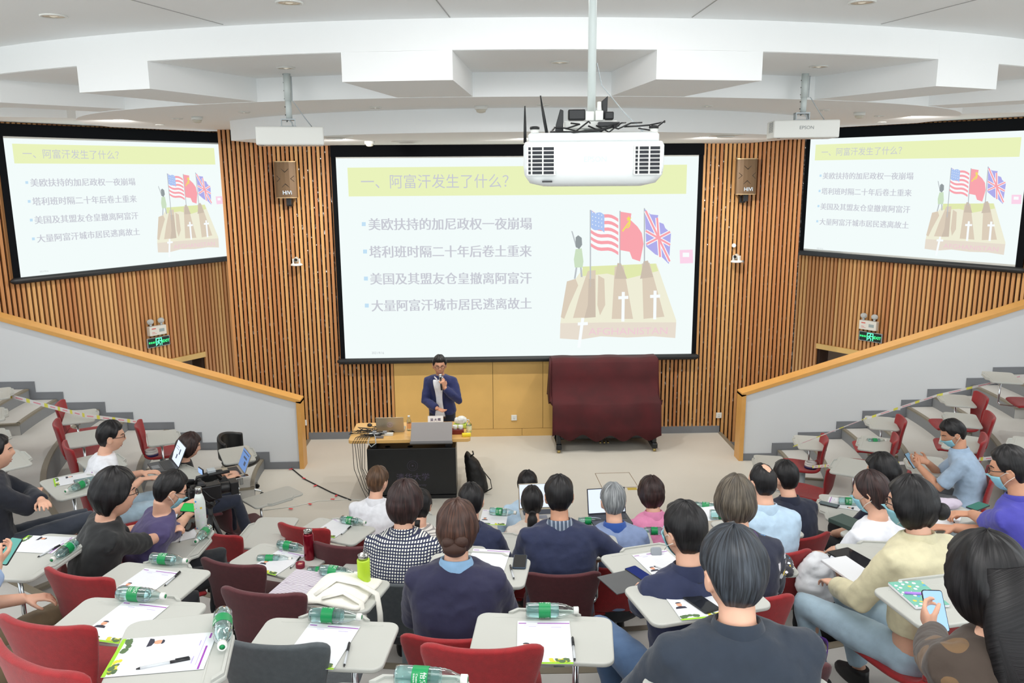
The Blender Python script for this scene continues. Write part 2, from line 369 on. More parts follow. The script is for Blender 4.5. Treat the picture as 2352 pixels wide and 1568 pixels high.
def make_slide(root, Mx, W, H, hw):
    """Slide on a plane: local x across 0..W, y toward the room (0 = cloth), z up 0..H."""
    lay = {}
    def poly(col, pts, lvl=1, part='picture'):
        b = lay.setdefault((part, col), MB()); v = [Mx @ Vector((p[0]*W, -.0012*lvl, p[1]*H)) for p in pts]
        b.add(v, [tuple(range(len(v)))])
    def pp(col, pts, lvl=1, part='picture'): poly(col, [uv(*p) for p in pts], lvl, part)
    def txt(col, s, px0, px1, py, hgt, part, bold=.0, lvl=4, pysl=0):
        (u0, v0), (u1, v1) = uv(px0, py), uv(px1, py+pysl); b = lay.setdefault((part, col), MB())
        v, f = text_mb(s, 1, align='LEFT'); xs = [p.x for p in v]; ys = [p.y for p in v]; x0, x1 = min(xs), max(xs); ym = (min(ys)+max(ys))/2
        k = (u1-u0)*W/(x1-x0); kz = hgt/(max(ys)-min(ys))
        for dx in ((0, bold*hgt) if bold else (0,)):
            b.add([Mx @ Vector((u0*W+(p.x-x0)*k+dx, -.0012*lvl-dx*.01, v0*H+(v1-v0)*H*(p.x-x0)/(x1-x0)+(p.y-ym)*kz)) for p in v], f)
    pp('bar', [(798, 385), (1578, 378), (1576, 445), (801, 451)], 1, 'title_bar')
    txt('txt', HAN[0], 829, 1168, 417, .20*hw, 'title_text', bold=0, lvl=2, pysl=-2)
    for i, y in enumerate((514, 577, 639, 701)):
        x0 = (846, 848, 850, 853)[i]; txt('txt', HAN[i+1], x0, 1220, y+1, .175*hw, 'bullet_text.%d' % i, bold=.05, pysl=-2 if i < 3 else -6)
        bx = (831, 834, 836, 838)[i]; pp('blue', [(bx, y-4), (bx+9, y-4), (bx+9, y+5), (bx, y+5)], 1, 'bullet.%d' % i)
    txt('out', '2021/9/16', 854, 882, 810, .035*hw, 'date_text')
    P = 'picture'
    pp('top', [(1342, 612), (1508, 605), (1553, 735), (1553, 742), (1287, 742), (1290, 720), (1302, 670), (1322, 640)])
    pp('green', [(1338, 612), (1506, 605), (1512, 622), (1440, 640), (1395, 628), (1338, 634)], 2)
    pp('brown', [(1287, 742), (1400, 740), (1553, 740), (1551, 776), (1500, 772), (1440, 775), (1380, 772), (1330, 780), (1286, 777)], 2)
    pp('dk', [(1350, 622), (1368, 620), (1368, 728), (1316, 730), (1330, 680)], 3)
    pp('dk', [(1412, 612), (1432, 610), (1454, 732), (1405, 732)], 3); pp('dk', [(1474, 605), (1492, 603), (1526, 727), (1478, 732)], 3)
    pp('dk2', [(1418, 604), (1426, 604), (1440, 640), (1412, 640)], 4); pp('dk2', [(1478, 600), (1488, 598), (1500, 636), (1470, 640)], 4)
    pp('dk2', [(1352, 640), (1366, 640), (1368, 728), (1342, 730), (1350, 700)], 4)
    pp('dk', [(1302, 646), (1322, 640), (1328, 655), (1308, 700), (1296, 732), (1288, 728)], 3); pp('dk', [(1374, 632), (1388, 640), (1390, 700), (1378, 724), (1372, 700)], 3)
    for cx_, cy_, h_, s_ in ((1431, 704, 34, 1), (1504, 700, 33, 1), (1338, 764, 34, -1)):
        dx = 0 if s_ > 0 else -8
        pp('white', [(cx_-3, cy_-h_), (cx_+4, cy_-h_), (cx_+3+dx, cy_+h_), (cx_-4+dx, cy_+h_)], 6); pp('white', [(cx_-11, cy_-h_+10), (cx_+12, cy_-h_+9), (cx_+12, cy_-h_+16), (cx_-11, cy_-h_+17)], 6)
    txt('pinkt', 'AFGHANISTAN', 1352, 1533, 761, .105*hw, 'picture', lvl=5, pysl=-2)
    # flags
    for x0, y0, y1 in ((1356, 482, 660), (1424, 484, 615), (1480, 478, 608)):
        pp('out', [(x0-1.5, y0), (x0+1.5, y0), (x0+1.5, y1), (x0-1.5, y1)], 4)
    def wav(x0, x1, top0, top1, amp, t, n=8):
        return [(x0+(x1-x0)*i/n, top0+(top1-top0)*i/n+amp*math.sin(i/n*2*PI)+t) for i in range(n+1)]
    for i in range(11):
        col = 'red' if i % 2 == 0 else 'white'; a = wav(1357, 1420, 482, 502, 4, i*7.6); c_ = wav(1357, 1420, 482, 502, 4, (i+1)*7.6)
        pp(col, a+c_[::-1], 5)
    pp('sky', wav(1357, 1388, 482, 494, 3, 0)+wav(1357, 1388, 482, 494, 3, 40)[::-1], 6)
    for i in range(4):
        for j in range(4): x, y = 1361+i*7, 488+j*9+i*2; pp('white', [(x-1.2, y), (x, y-1.6), (x+1.2, y), (x, y+1.6)], 7)
    pp('red', [(1425, 486), (1450, 490), (1448, 505), (1464, 520), (1474, 535), (1478, 560), (1470, 600), (1452, 594), (1446, 578), (1424, 574)], 5)
    g = [(1440+8*math.cos(R(a)), 512+12*math.sin(R(a))) for a in range(-70, 130, 20)]; pp('yel', g+[(p[0]-3.2, p[1]-1) for p in g[::-1]], 6); pp('yel', [(1428, 530), (1431, 532), (1449, 507), (1446, 505)], 6)
    pp('yel', [(1442, 500), (1444, 495), (1446, 500), (1451, 500), (1447, 503), (1448, 508), (1444, 505), (1440, 508), (1441, 503), (1438, 500)], 6)
    pp('navy', [(1481, 480), (1494, 492), (1512, 494), (1508, 508), (1524, 514), (1528, 524), (1541, 535), (1538, 580), (1536, 606), (1520, 590), (1505, 584), (1484, 566)], 5)
    for lv, col, wd in ((6, 'white', 4.2), (7, 'red', 2.3)):
        for a, c_ in (((1483, 484), (1538, 600)), ((1485, 560), (1539, 532)), ((1509, 500), (1516, 590)), ((1483, 530), (1539, 562))):
            d = Vector((c_[0]-a[0], c_[1]-a[1])).normalized(); nx, ny = -d.y*wd, d.x*wd
            pp(col, [(a[0]+nx, a[1]+ny), (c_[0]+nx, c_[1]+ny), (c_[0]-nx, c_[1]-ny), (a[0]-nx, a[1]-ny)], lv)
    # guardsman figure, kept generic
    pp('coat', [(1322, 572), (1336, 570), (1340, 600), (1338, 614), (1320, 614), (1318, 595)], 5); pp('hair', [(1322, 545), (1328, 540), (1336, 546), (1337, 562), (1330, 572), (1322, 566)], 6)
    pp('out', [(1312, 530), (1315, 531), (1326, 568), (1323, 569)], 5); pp('out', [(1322, 614), (1326, 614), (1322, 640), (1318, 640)], 5); pp('out', [(1332, 614), (1336, 614), (1338, 636), (1334, 636)], 5)
    pp('pink', [(1561, 574), (1591, 573), (1592, 604), (1562, 605)], 1, 'logo_patch'); pp('white', [(1568, 580), (1583, 580), (1583, 590), (1568, 590)], 2, 'logo_patch')
    done = {}
    by = {}
    for (part, col), b in lay.items(): by.setdefault(part, []).append((col, b))
    for part, l in by.items():
        B = MB()
        for i, (col, b) in enumerate(l):
            if i: B.cutmat()
            B.add(b.v, b.f)
        B.build(part.split('.')[0], [slide(GL[c]) for c, _ in l], root)
def screen(name, Mx, W, H, label, top, side, strip_top=0, strip_bot=0, hw=1):
    root = empty(name, Mx.translation, 0, label, 'projection screen', 'projection screens with the same slide')
    root.location = (0, 0, 0)
    b = MB(); b.box(0, W, 0, .004, strip_bot, H-strip_top, Mx); b.build('lit_cloth', slide((243, 252, 251)), root)
    if strip_top or strip_bot:
        b = MB()
        if strip_top: b.box(0, W, 0, .004, H-strip_top, H, Mx)
        if strip_bot: b.box(0, W, 0, .004, 0, strip_bot, Mx)
        b.build('unlit_cloth', mat('screen_cloth', (196, 196, 190), .8), root)
    b = MB(); b.box(-side, 0, -.002, .004, 0, H+top, Mx); b.box(W, W+side, -.002, .004, 0, H+top, Mx); b.box(-side, W+side, -.03, .05, H, H+top, Mx); b.build('black_border', M_blackm, root)
    b = MB(); b.tube([Mx @ Vector((-side-.05, -.005, -.045)), Mx @ Vector((-side, -.005, -.045)), Mx @ Vector((W+side, -.005, -.045)), Mx @ Vector((W+side+.05, -.005, -.045))], [.018, .045, .045, .018], 12)
    b.box(-side, W+side, -.004, .02, -.05, .0, Mx); b.build('bottom_bar', mat('bar_black', (28, 30, 32), .5), root)
    make_slide(root, Mx, W, H, hw)
    return root
Mc = Matrix.Translation((SXL, SY, SZB))
screen('projection_screen', Mc, SXR-SXL, SZT-SZB, 'large centre projection screen behind the speaker showing the slide', .16, .07, .018)
for s, s0, s1, zb, lab in ((-1, 0, 3.458, 2.622, 'left projection screen hung on the slatted side wall'), (1, .229, 3.65, 2.64, 'right projection screen hung on the slatted side wall')):
    Ms = SW[s].copy(); W_ = s1-s0
    if s < 0:   # local x runs left to right as seen: from near end to far end
        Mf = Ms @ Matrix.Translation((s1, 0, zb)) @ Matrix.Rotation(0, 4, 'Z'); Mf = Mf @ Matrix.Scale(-1, 4, (1, 0, 0))
    else: Mf = Ms @ Matrix.Translation((s0, 0, zb))
    screen('projection_screen', Mf, W_, 4.53-zb, lab, .165, .095, .025 if s < 0 else 0, .03 if s > 0 else 0, hw=.64)

# ================================================================ ceiling fixtures
def downlight(x, y, z, r, lab, on=False):
    e = empty('downlight', (x, y, z), 0, lab, 'downlight', 'recessed ceiling downlights')
    b = MB(); b.lathe([(r, .0), (r, -.008), (r*.86, -.010), (r*.82, .0)], 24); b.build('trim_ring', M_white, e)
    b = MB(); b.lathe([(r*.82, -.004), (r*.6, -.0045)], 24, cap=False); b.lathe([(r*.6, -.0045), (.001, -.0045)], 24, cap=False); b.build('reflector', mat('reflector', (214, 196, 168), .22, metal=1, bump=.6, bscale=90), e)
    b = MB(); b.lathe([(r*.28, -.005), (.001, -.012)], 16); b.build('lamp', mat('lamp_glass', (255, 246, 225), .4, emit=.8 if on else .35), e)
for x, y, l in ((-2.83, 5.87, 'downlight in the upper ceiling at the far left'), (-1.18, 5.43, 'downlight in the upper ceiling left of the projector pole'), (2.4, 5.42, 'downlight in the upper ceiling right of the projector pole')): downlight(x, y, 5.04, .085, l)
for x, y, l in ((-1.55, 6.88, 'downlight above the left small projector'), (.6, 6.58, 'downlight in the middle ceiling recess'), (2.73, 6.88, 'downlight above the right small projector')): downlight(x, y, 4.83, .075, l)
for i, (x, y) in enumerate(((-2.44, 8.82), (-1.03, 8.27), (.58, 8.04), (2.2, 8.27), (3.6, 8.86))): downlight(x, y, 4.63, .06, ('leftmost', 'second from left', 'middle', 'second from right', 'rightmost')[i]+' small downlight in the oval ceiling before the stage drop', True)
for x, y, l in ((-3.46, 9.78, 'small downlight over the left screen, near one'), (4.68, 9.87, 'small downlight over the right screen, near one'), (-4.09, 10.93, 'small downlight over the left screen, far one'), (5.3, 11.1, 'small downlight over the right screen, far one')): downlight(x, y, 4.63, .06, l)
for x, y, z, l in ((-3.15, 9.51, 4.63, 'smoke detector on the ceiling above the left screen'), (-.01, 8.16, 4.63, 'smoke detector in the middle of the oval ceiling'), (4.17, 9.27, 4.63, 'smoke detector on the ceiling above the right screen'), (-1.41, 10.61, 4.40, 'smoke detector above the left end of the centre screen'), (2.35, 11.4, 4.40, 'smoke detector above the right end of the centre screen')):
    e = empty('smoke_detector', (x, y, z), 0, l, 'smoke detector', 'ceiling smoke detectors')
    b = MB(); b.lathe([(.062, 0), (.062, -.03), (.055, -.036)], 22); b.build('base', M_white, e)
    b = MB(); b.lathe([(.048, -.034), (.042, -.058), (.02, -.066)], 20); b.build('sensing_head', mat('sensor_cream', (214, 208, 192), .5), e)
for x, y, l in ((-1.6, 9.22, 'round air diffuser by the left small projector'), (-.95, 10.68, 'round air diffuser above the centre screen'), (2.69, 9.29, 'round air diffuser right of the big projector')):
    e = empty('air_diffuser', (x, y, 4.40), 0, l, 'air diffuser', 'round ceiling air diffusers')
    b = MB(); b.lathe([(.20, 0), (.20, -.008), (.14, -.014), (.13, -.002)], 30, cap=False); b.build('outer_ring', M_white, e)
    b = MB(); b.lathe([(.13, -.003), (.001, -.003)], 30, cap=False); b.build('throat', M_black, e)
    b = MB(); b.lathe([(.10, -.02), (.085, -.032), (.001, -.034)], 30); b.build('centre_disc', M_white, e)

# ================================================================ projectors
def proj_small(pole, zc, yaw, lab, logo):
    e = empty('ceiling_projector', (pole[0], pole[1], zc), yaw, lab, 'projector', 'small white side projectors')
    L, D, H = .55, .37, .15
    b = MB(); b.prism([(-L/2, -D/2), (L/2, -D/2), (L/2, D/2-.03), (L/2-.05, D/2), (-L/2+.05, D/2), (-L/2, D/2-.03)], -H, 0); body = b.build('body', M_white, e, bevel=.012, seg=3)
    b = MB()
    for i in range(11):
        for gx in (0, 1): b.box(-L/2-.002, -L/2+.004, -D/2+.04+gx*.10, -D/2+.12+gx*.10, -.018-i*.008, -.0145-i*.008)
    b.build('side_grille', mat('vent_grey', (130, 138, 140), .6), e)
    b = MB(); b.lathe([(.045, 0), (.045, .03)], 20, Matrix.Translation((.12, D/2-.01, -.055)) @ Matrix.Rotation(-PI/2, 4, 'X')); b.build('lens', M_black, e)
    b = MB(); b.box(-L/2+.035, -L/2+.06, -D/2+.02, -D/2+.028, -H-.003, -H+.004); b.build('sensor_window', M_black, e)
    if logo:
        b = MB(); add_text(b, 'EPSON', Matrix.Translation((0, -D/2-.0015, -.065)) @ UPR, .04); b.build('logo', mat('logo_grey', (140, 144, 146), .5), e)
    b = MB(); add_text(b, 'EPSON', Matrix.Translation((.02, -.06, -H-.0015)) @ Matrix.Rotation(PI, 4, 'X'), .022); b.build('underside_logo', mat('logo_grey', (140, 144, 146), .5), e)
    b = MB(); b.box(-.075, .055, -.06, .06, .0, .012); b.box(-.07, .05, -.055, .055, .06, .072); b.box(-.07, -.062, -.05, .05, .0, .07); b.box(.042, .05, -.05, .05, .0, .07); b.build('mount_bracket', M_greym, e)
    top = 4.83-zc
    b = MB(); b.tube([(0, 0, .07), (0, 0, top*.55)], .026, 14); b.tube([(0, 0, top*.5), (0, 0, top)], .031, 14); b.build('pole', mat('pole_white', (206, 214, 212), .4), e)
    b = MB()
    for i in range(6): b.box(-.033, -.024, -.006, .006, .10+i*top*.15, .108+i*top*.15)
    b.build('pole_holes', M_black, e)
    b = MB(); b.tube([(.035, -.02, top*.95), (.034, -.02, top*.5), (.05, -.02, .2), (.13, -.02, .08), (.19, 0, .0)], .004, 6); b.tube([(-.02, .0, .05), (-.01, -.03, .07), (.02, -.05, .04), (.03, -.06, .0)], .006, 6); b.build('cable', M_greym, e)
    return e
proj_small((-1.64, 7.29), 4.39, R(12), 'small white projector hung on a pole left of centre', False)
proj_small((2.82, 7.39), 4.43, R(-9), 'small white projector hung on a pole right of centre', True)
# main projector near the camera
e = empty('ceiling_projector', (.455, 3.53, 4.02), R(-4), 'large white projector hanging close in front of the centre screen', 'projector')
W2, D2 = .28, .21
def rrect(w_, d_, r, n=5, cx_=0, cy_=0):
    p = []
    for (sx, sy, a0) in ((1, 1, 0), (-1, 1, 90), (-1, -1, 180), (1, -1, 270)):
        for i in range(n+1): a = R(a0+90*i/n); p.append((cx_+sx*(w_-r)+r*math.cos(a), cy_+sy*(d_-r)+r*math.sin(a)))
    return p
def rloft(b, secs, n=5):
    b.loft([[Vector((x, y, z)) for x, y in rrect(w_, d_, r, n, 0, cy_)] for (w_, d_, r, z, cy_) in secs]); return b
b = MB(); rloft(b, [(.20, .17, .05, -.075, .02), (.255, .20, .06, -.062, .01), (.276, .21, .04, -.03, 0), (.28, .213, .035, .0, 0), (.28, .213, .035, .085, 0), (.272, .208, .035, .10, 0)]); b.build('body', mat('projector_white', (232, 236, 236), .35), e)
b = MB(); rloft(b, [(.262, .195, .03, .095, .01), (.262, .195, .03, .128, .01), (.255, .19, .03, .135, .01)]); b.build('top_deck', mat('projector_white', (232, 236, 236), .35), e)
bg = MB(); bw = MB()
for s in (-1, 1):
    x0, x1 = (-.262, -.155) if s < 0 else (.16, .262)
    bg.box(x0, x1, -D2-.005, -D2+.01, -.028, .082)
    for i in range(8): bw.box(x0-.004, x1+.004, -D2-.011, -D2-.003, -.030+i*.0155, -.0262+i*.0155)
    for xx in (x0-.004, x0+.012, (x0+x1)/2+.003, x1-.004): bw.box(xx, xx+.006, -D2-.0105, -D2-.003, -.03, .084)
bg.build('vent_recess', mat('vent_dark', (16, 22, 34), .5), e); bw.build('vent_grille', M_white, e)
b = MB(); add_text(b, 'EPSON', Matrix.Translation((.005, -D2-.0045, .03)) @ UPR, .030, bold=.01); b.build('logo', mat('logo_pale', (205, 220, 230), .4), e)
b = MB()
for x in (-.235, .24): b.lathe([(.017, .13), (.017, .152)], 16, Matrix.Translation((x, -.15, 0)))
b.build('foot_stem', M_white, e)
b = MB()
for x in (-.235, .24): b.lathe([(.019, .150), (.02, .156), (.017, .162)], 16, Matrix.Translation((x, -.15, 0)))
b.build('rubber_foot', M_black, e)
b = MB(); b.box(-.205, -.165, -D2-.004, -D2+.02, -.058, -.052); b.build('sensor_window', M_black, e)
b = MB(); b.box(-.115, .10, -.09, .07, .155, .185); b.box(-.03, .005, -.10, -.06, .185, .222); b.box(.01, .042, -.10, -.06, .185, .225); b.box(.018, .034, -.095, -.07, .225, .26); b.build('power_strip', M_white, e, bevel=.003)
b = MB(); b.box(-.10, -.03, -.10, -.045, .188, .232); b.box(.048, .085, -.10, -.06, .188, .222); b.build('power_adapter', M_black, e, bevel=.006)
b = MB(); b.box(.02, .105, -.14, -.08, .16, .178); b.build('converter_box', M_black, e, bevel=.002)
b = MB(); b.prism([(-.155, .12), (-.12, .12), (-.12, .225), (-.133, .23), (-.15, .17)], 0, .035, Matrix.Translation((0, -.10, 0)) @ UPR); b.prism([(.035, .262), (.062, .285), (.06, .2), (.045, .19)], 0, .03, Matrix.Translation((0, -.04, 0)) @ UPR)
b.build('wireless_receiver', M_black, e, bevel=.003)
b = MB(); b.tube([(-.275, -.1, .10), (-.275, -.1, .16), (-.275, -.1, .245)], [.0065, .006, .003], 8); b.tube([(-.185, -.1, .13), (-.20, -.1, .21), (-.212, -.1, .285)], [.007, .006, .003], 8); b.build('antenna', M_black, e)
b = MB(); random.seed(3)
for i in range(7):
    pts = [(-.14+.05*i+random.uniform(-.03, .03), -.12-random.random()*.03, .15+random.random()*.02) for _ in range(1)]
    x = pts[0][0]; pts += [(x+.05, -.16, .135+random.random()*.03), (x+.10, -.15, .15+random.random()*.03), (x+.06+random.random()*.1, -.12, .175)]
    b.tube(pts, .0035, 6)
b.tube([(-.155, -.09, .16), (-.17, -.14, .14), (-.08, -.18, .136), (.03, -.17, .145), (.08, -.15, .16)], .005, 6); b.build('cable_loops', M_black, e)
b = MB(); b.box(-.03, .04, -.02, .04, .13, .19); b.tube([(.0, .0, .18), (.0, .0, 1.02)], .017, 18); b.build('pole', mat('pole_white', (206, 214, 212), .4), e)
b = MB(); b.tube([(.02, 0, .42), (.04, -.02, .33), (.13, -.05, .22), (.20, -.06, .155)], .0022, 6); b.ell((.205, -.06, .15), (.009, .009, .009), 8, 5); b.build('safety_wire', M_greym, e)

# ================================================================ wall devices
def hivi(x, lab):
    e = empty('wall_speaker', (x, 12.0, 3.67), 0, lab, 'loudspeaker', 'bronze wall loudspeakers')
    n = 8; pts = [(.155*math.sin(R(-90+180*i/n))*1.0, -.055*math.cos(R(-90+180*i/n))-.02) for i in range(n+1)]
    b = MB(); b.prism(pts+[(.12, .12), (-.12, .12)], .01, .50); b.build('cabinet', mat('speaker_bronze', (108, 84, 58), .45, metal=.3), e)
    b = MB(); b.prism([(p[0]*1.03, p[1]-.006) for p in pts]+[(.13, .12), (-.13, .12)], .50, .514); b.prism([(p[0]*.98, p[1]-.004) for p in pts]+[(.1, .1), (-.1, .1)], 0, .012); b.build('end_cap', mat('cap_bronze', (176, 150, 112), .3, metal=.5), e)
    b = MB()
    for (xa, za, xb, zb) in ((-.105, .46, 0, .36), (.105, .46, 0, .36), (-.105, .10, 0, .20), (.105, .10, 0, .20), (-.12, .31, -.075, .27), (-.12, .23, -.075, .27), (.12, .31, .075, .27), (.12, .23, .075, .27)):
        b.tube([(xa, -.075+abs(xa)*.18, za), (xb, -.08+abs(xb)*.18, zb)], .004, 6)
    b.build('groove', mat('groove_dark', (38, 28, 20), .5), e)
    b = MB(); add_text(b, 'HiVi', Matrix.Translation((.02, -.082, .075)) @ UPR, .075, bold=.02, depth=.01); b.build('logo', M_chrome, e)
    b = MB(); b.box(-.02, .05, .0, .10, -.10, .01); b.box(-.04, .04, .09, .18, -.12, -.02); b.build('wall_bracket', M_black, e, bevel=.004)
hivi(-2.79, 'bronze wall loudspeaker to the left of the centre screen'); hivi(3.80, 'bronze wall loudspeaker to the right of the centre screen')
def ptz(x, z, yaw, lab):
    e = empty('wall_camera', (x, 12.06, z), yaw, lab, 'camera', 'white remote cameras beside the centre screen')
    b = MB(); b.lathe([(.085, 0), (.088, .012), (.07, .03)], 26); b.build('base', M_white, e)
    b = MB(); b.box(-.055, -.035, -.03, .03, .02, .10); b.box(.035, .055, -.03, .03, .02, .10); b.build('yoke', M_white, e, bevel=.008)
    b = MB(); b.ell((0, 0, .085), (.037, .045, .042)); b.build('head', mat('cam_beige', (186, 180, 168), .5), e)
    b = MB(); b.lathe([(.022, 0), (.022, .02), (.016, .02), (.012, .014)], 16, Matrix.Translation((0, -.03, .085)) @ Matrix.Rotation(PI/2, 4, 'X')); b.build('lens', M_black, e)
    b = MB(); b.box(-.03, .03, .05, .14, -.01, .02); b.build('wall_arm', M_greym, e)
ptz(-2.73, 2.70, 0, 'remote camera on the slats left of the centre screen'); ptz(3.74, 2.68, R(-50), 'remote camera on the slats right of the centre screen')
b = MB(); b.lathe([(.03, 0), (.032, .02), (.028, .03)], 18, Matrix.Translation((3.72, 12.17, 2.92)) @ Matrix.Rotation(PI/2, 4, 'X')); tag(b.build('wall_sensor', M_white), 'small round white sensor above the right remote camera', 'sensor')
for x, z, l in ((-2.79, .275, 'white wall socket on the slats near the left rail'), (.43, .30, 'white wall socket on the wood panel by the piano'), (3.62, .284, 'white wall socket on the slats near the right rail')):
    e = empty('wall_socket', (x, 12.19, z), 0, l, 'socket', 'white wall sockets')
    b = MB(); b.box(-.043, .043, -.012, .006, -.043, .043); b.build('cover_plate', M_white, e, bevel=.003)
    b = MB(); b.box(-.012, -.008, -.0135, -.01, .008, .018); b.box(.008, .012, -.0135, -.01, .008, .018); b.box(-.011, -.007, -.0135, -.01, -.018, -.008); b.box(.007, .011, -.0135, -.01, -.018, -.008); b.box(-.002, .002, -.0135, -.01, -.024, -.014); b.build('slots', M_black, e)
for s, s0, zz, l in ((-1, 1.425, 1.27, 'left'), (1, 1.55, 1.21, 'right')):
    Mx = SW[s] @ Matrix.Translation((s0, .07, zz))
    if s < 0: Mx = Mx @ Matrix.Scale(-1, 4, (1, 0, 0))
    root = empty('exit_sign', (0, 0, 0), 0, 'green lit EXIT sign on the %s slatted wall' % l, 'exit sign', 'green exit signs')
    b = MB(); b.box(-.20, .20, -.02, .0, .0, .155, Mx); b.build('frame', M_greym, root)
    b = MB(); b.box(-.19, .19, -.024, -.018, .008, .147, Mx); b.build('panel', mat('exit_dark', (10, 34, 26), .3), root)
    b = MB(); add_text(b, 'EXIT', Mx @ Matrix.Translation((.125, -.026, .075)) @ UPR, .062, bold=.025); add_text(b, '安全出口', Mx @ Matrix.Translation((-.115, -.026, .078)) @ UPR, .034, bold=.02)
    b.build('lettering', mat('exit_green', (60, 240, 130), emit=1.2), root)
    b = MB()
    for x0, x1, z0, z1 in ((-.055, -.043, .018, .14), (.043, .055, .018, .14), (-.055, .055, .13, .142)): b.box(x0, x1, -.0265, -.024, z0, z1, Mx)
    for pts in (((0, .105), (-.005, .07)), ((-.005, .07), (.02, .045), (.012, .02)), ((-.005, .07), (-.025, .045), (-.04, .04)), ((0, .1), (.025, .085), (.035, .1)), ((0, .1), (-.022, .09), (-.03, .07))):
        b.tube([Mx @ Vector((p[0], -.0265, p[1])) for p in pts], .006, 6)
    b.ell((.006, -.0265, .118), (.009, .002, .009), 10, 6, Mx); b.build('running_figure', mat('exit_green2', (90, 250, 170), emit=1.4), root)
    Me = Mx @ Matrix.Translation((-.03, -.02, .20))
    root = empty('emergency_light', (0, 0, 0), 0, 'twin-lamp emergency light above the %s exit sign' % l, 'emergency light', 'twin-lamp emergency lights')
    b = MB(); b.box(-.15, .15, -.06, .02, 0, .15, Me); b.build('case', mat('cream_plastic', (216, 210, 198), .5), root, bevel=.006)
    b = MB(); b.box(.02, .11, -.062, -.058, .05, .10, Me); b.build('display', mat('disp_grey', (150, 160, 158), .4), root)
    b = MB(); b.box(-.11, -.04, -.062, -.058, .105, .12, Me); b.box(-.11, -.03, -.062, -.058, .03, .034, Me); b.box(-.11, -.06, -.062, -.058, .05, .056, Me); b.build('printed_marks', mat('mark_red', (205, 70, 60), .6), root)
    for x in (-.10, .09):
        b = MB(); b.tube([Me @ Vector((x, -.02, .15)), Me @ Vector((x, -.02, .18))], .018, 12); b.build('lamp_neck', M_greym, root)
        b = MB(); b.ell((x, -.02, .225), (.057, .04, .046), 16, 10, Me); b.build('lamp', mat('lamp_shell', (220, 224, 222), .15, trans=.5, ior=1.2), root)

# ================================================================ covered piano
e = empty('upright_piano', (1.75, 11.70, 0), 0, 'black upright piano under a dark red velvet cover', 'piano')
M_pb = mat('piano_black', (14, 18, 22), .15)
b = MB(); b.box(-.74, .74, -.02, .34, .10, 1.22); b.box(-.72, .72, -.24, 0, .60, .72); b.build('case', M_pb, e, bevel=.01)
b = MB(); b.box(-.70, .70, -.015, .0, .10, .62); b.build('lower_panel', M_pb, e)
for x in (-.70, .70):
    b = MB(); b.box(x-.04, x+.04, -.36, .10, .055, .13); b.tube([(x, -.30, .12), (x, -.26, .36), (x, -.24, .60)], [.035, .03, .04], 10); b.build('leg', M_pb, e, bevel=.006)
    b = MB(); b.tube([(x-.02, -.32, .028), (x+.02, -.32, .028)], .027, 14); b.build('caster', mat('brass', (190, 170, 110), .3, metal=1), e)
for x in (-.06, .0, .055):
    b = MB(); b.box(x-.012, x+.012, -.10, -.01, .06, .072); b.build('pedal', mat('brass', (190, 170, 110), .3, metal=1), e, bevel=.003)
nx = 60; rows = []
for (z, y) in ((1.245, .30), (1.25, -.02), (1.235, -.05), (1.15, -.06), (.9, -.10), (.74, -.25), (.70, -.285), (.5, -.30), (.3, -.31)):
    pass
def cover_pt(u, k):
    x = -.78+1.56*u; prof = [(1.30, .30), (1.31, .1), (1.30, -.03), (1.27, -.055), (1.05, -.075), (.80, -.11), (.735, -.26), (.70, -.30), (.50, -.315), (.36, -.325), (.22, -.33)]
    z, y = prof[k]; drop = .22+.045*math.sin(u*2*PI*4.1+.6)+.03*(1-u)-.02
    if k >= 8: z = [.50, .36, drop][k-8]
    y += .012*math.sin(u*21+k*.2)*(k/10)+(.02*math.sin(u*9) if k > 6 else 0)
    if k <= 2: z += .018*math.sin(u*14)*.5
    x = x*(1+.02*(k/10)); return Vector((x, y, z))
b = MB(); b.loft([[cover_pt(i/nx, k) for i in range(nx+1)] for k in range(11)], cap=False, closed=False)
for s in (0, 1):     # the ends hang down too
    b.loft([[cover_pt(s, k)+Vector(((1 if s else -1)*.0, 0, 0)) for k in range(8)], [Vector(((.80 if s else -.80)+(.02 if s else -.02), .28-.5*k/7, .72+.05*math.sin(k))) for k in range(8)]], cap=False, closed=False)
M_vel = mat('velvet_red', (66, 5, 12), .8, noise=(3, .3), sheen=.0, bump=.3, bscale=8)
o = b.build('velvet_cover', M_vel); o.location = (1.75, 11.70, 0); m_ = o.modifiers.new('s', 'SOLIDIFY'); m_.thickness = .012; tag(o, 'dark red velvet cover draped over the upright piano', 'piano cover')
b = MB(); b.loft([[cover_pt(i/nx, 10)+Vector((0, -.008, dz)) for i in range(nx+1)] for dz in (.0, .035)], cap=False, closed=False)
b.build('hem_band', mat('velvet_hem', (112, 10, 18), .8), o)
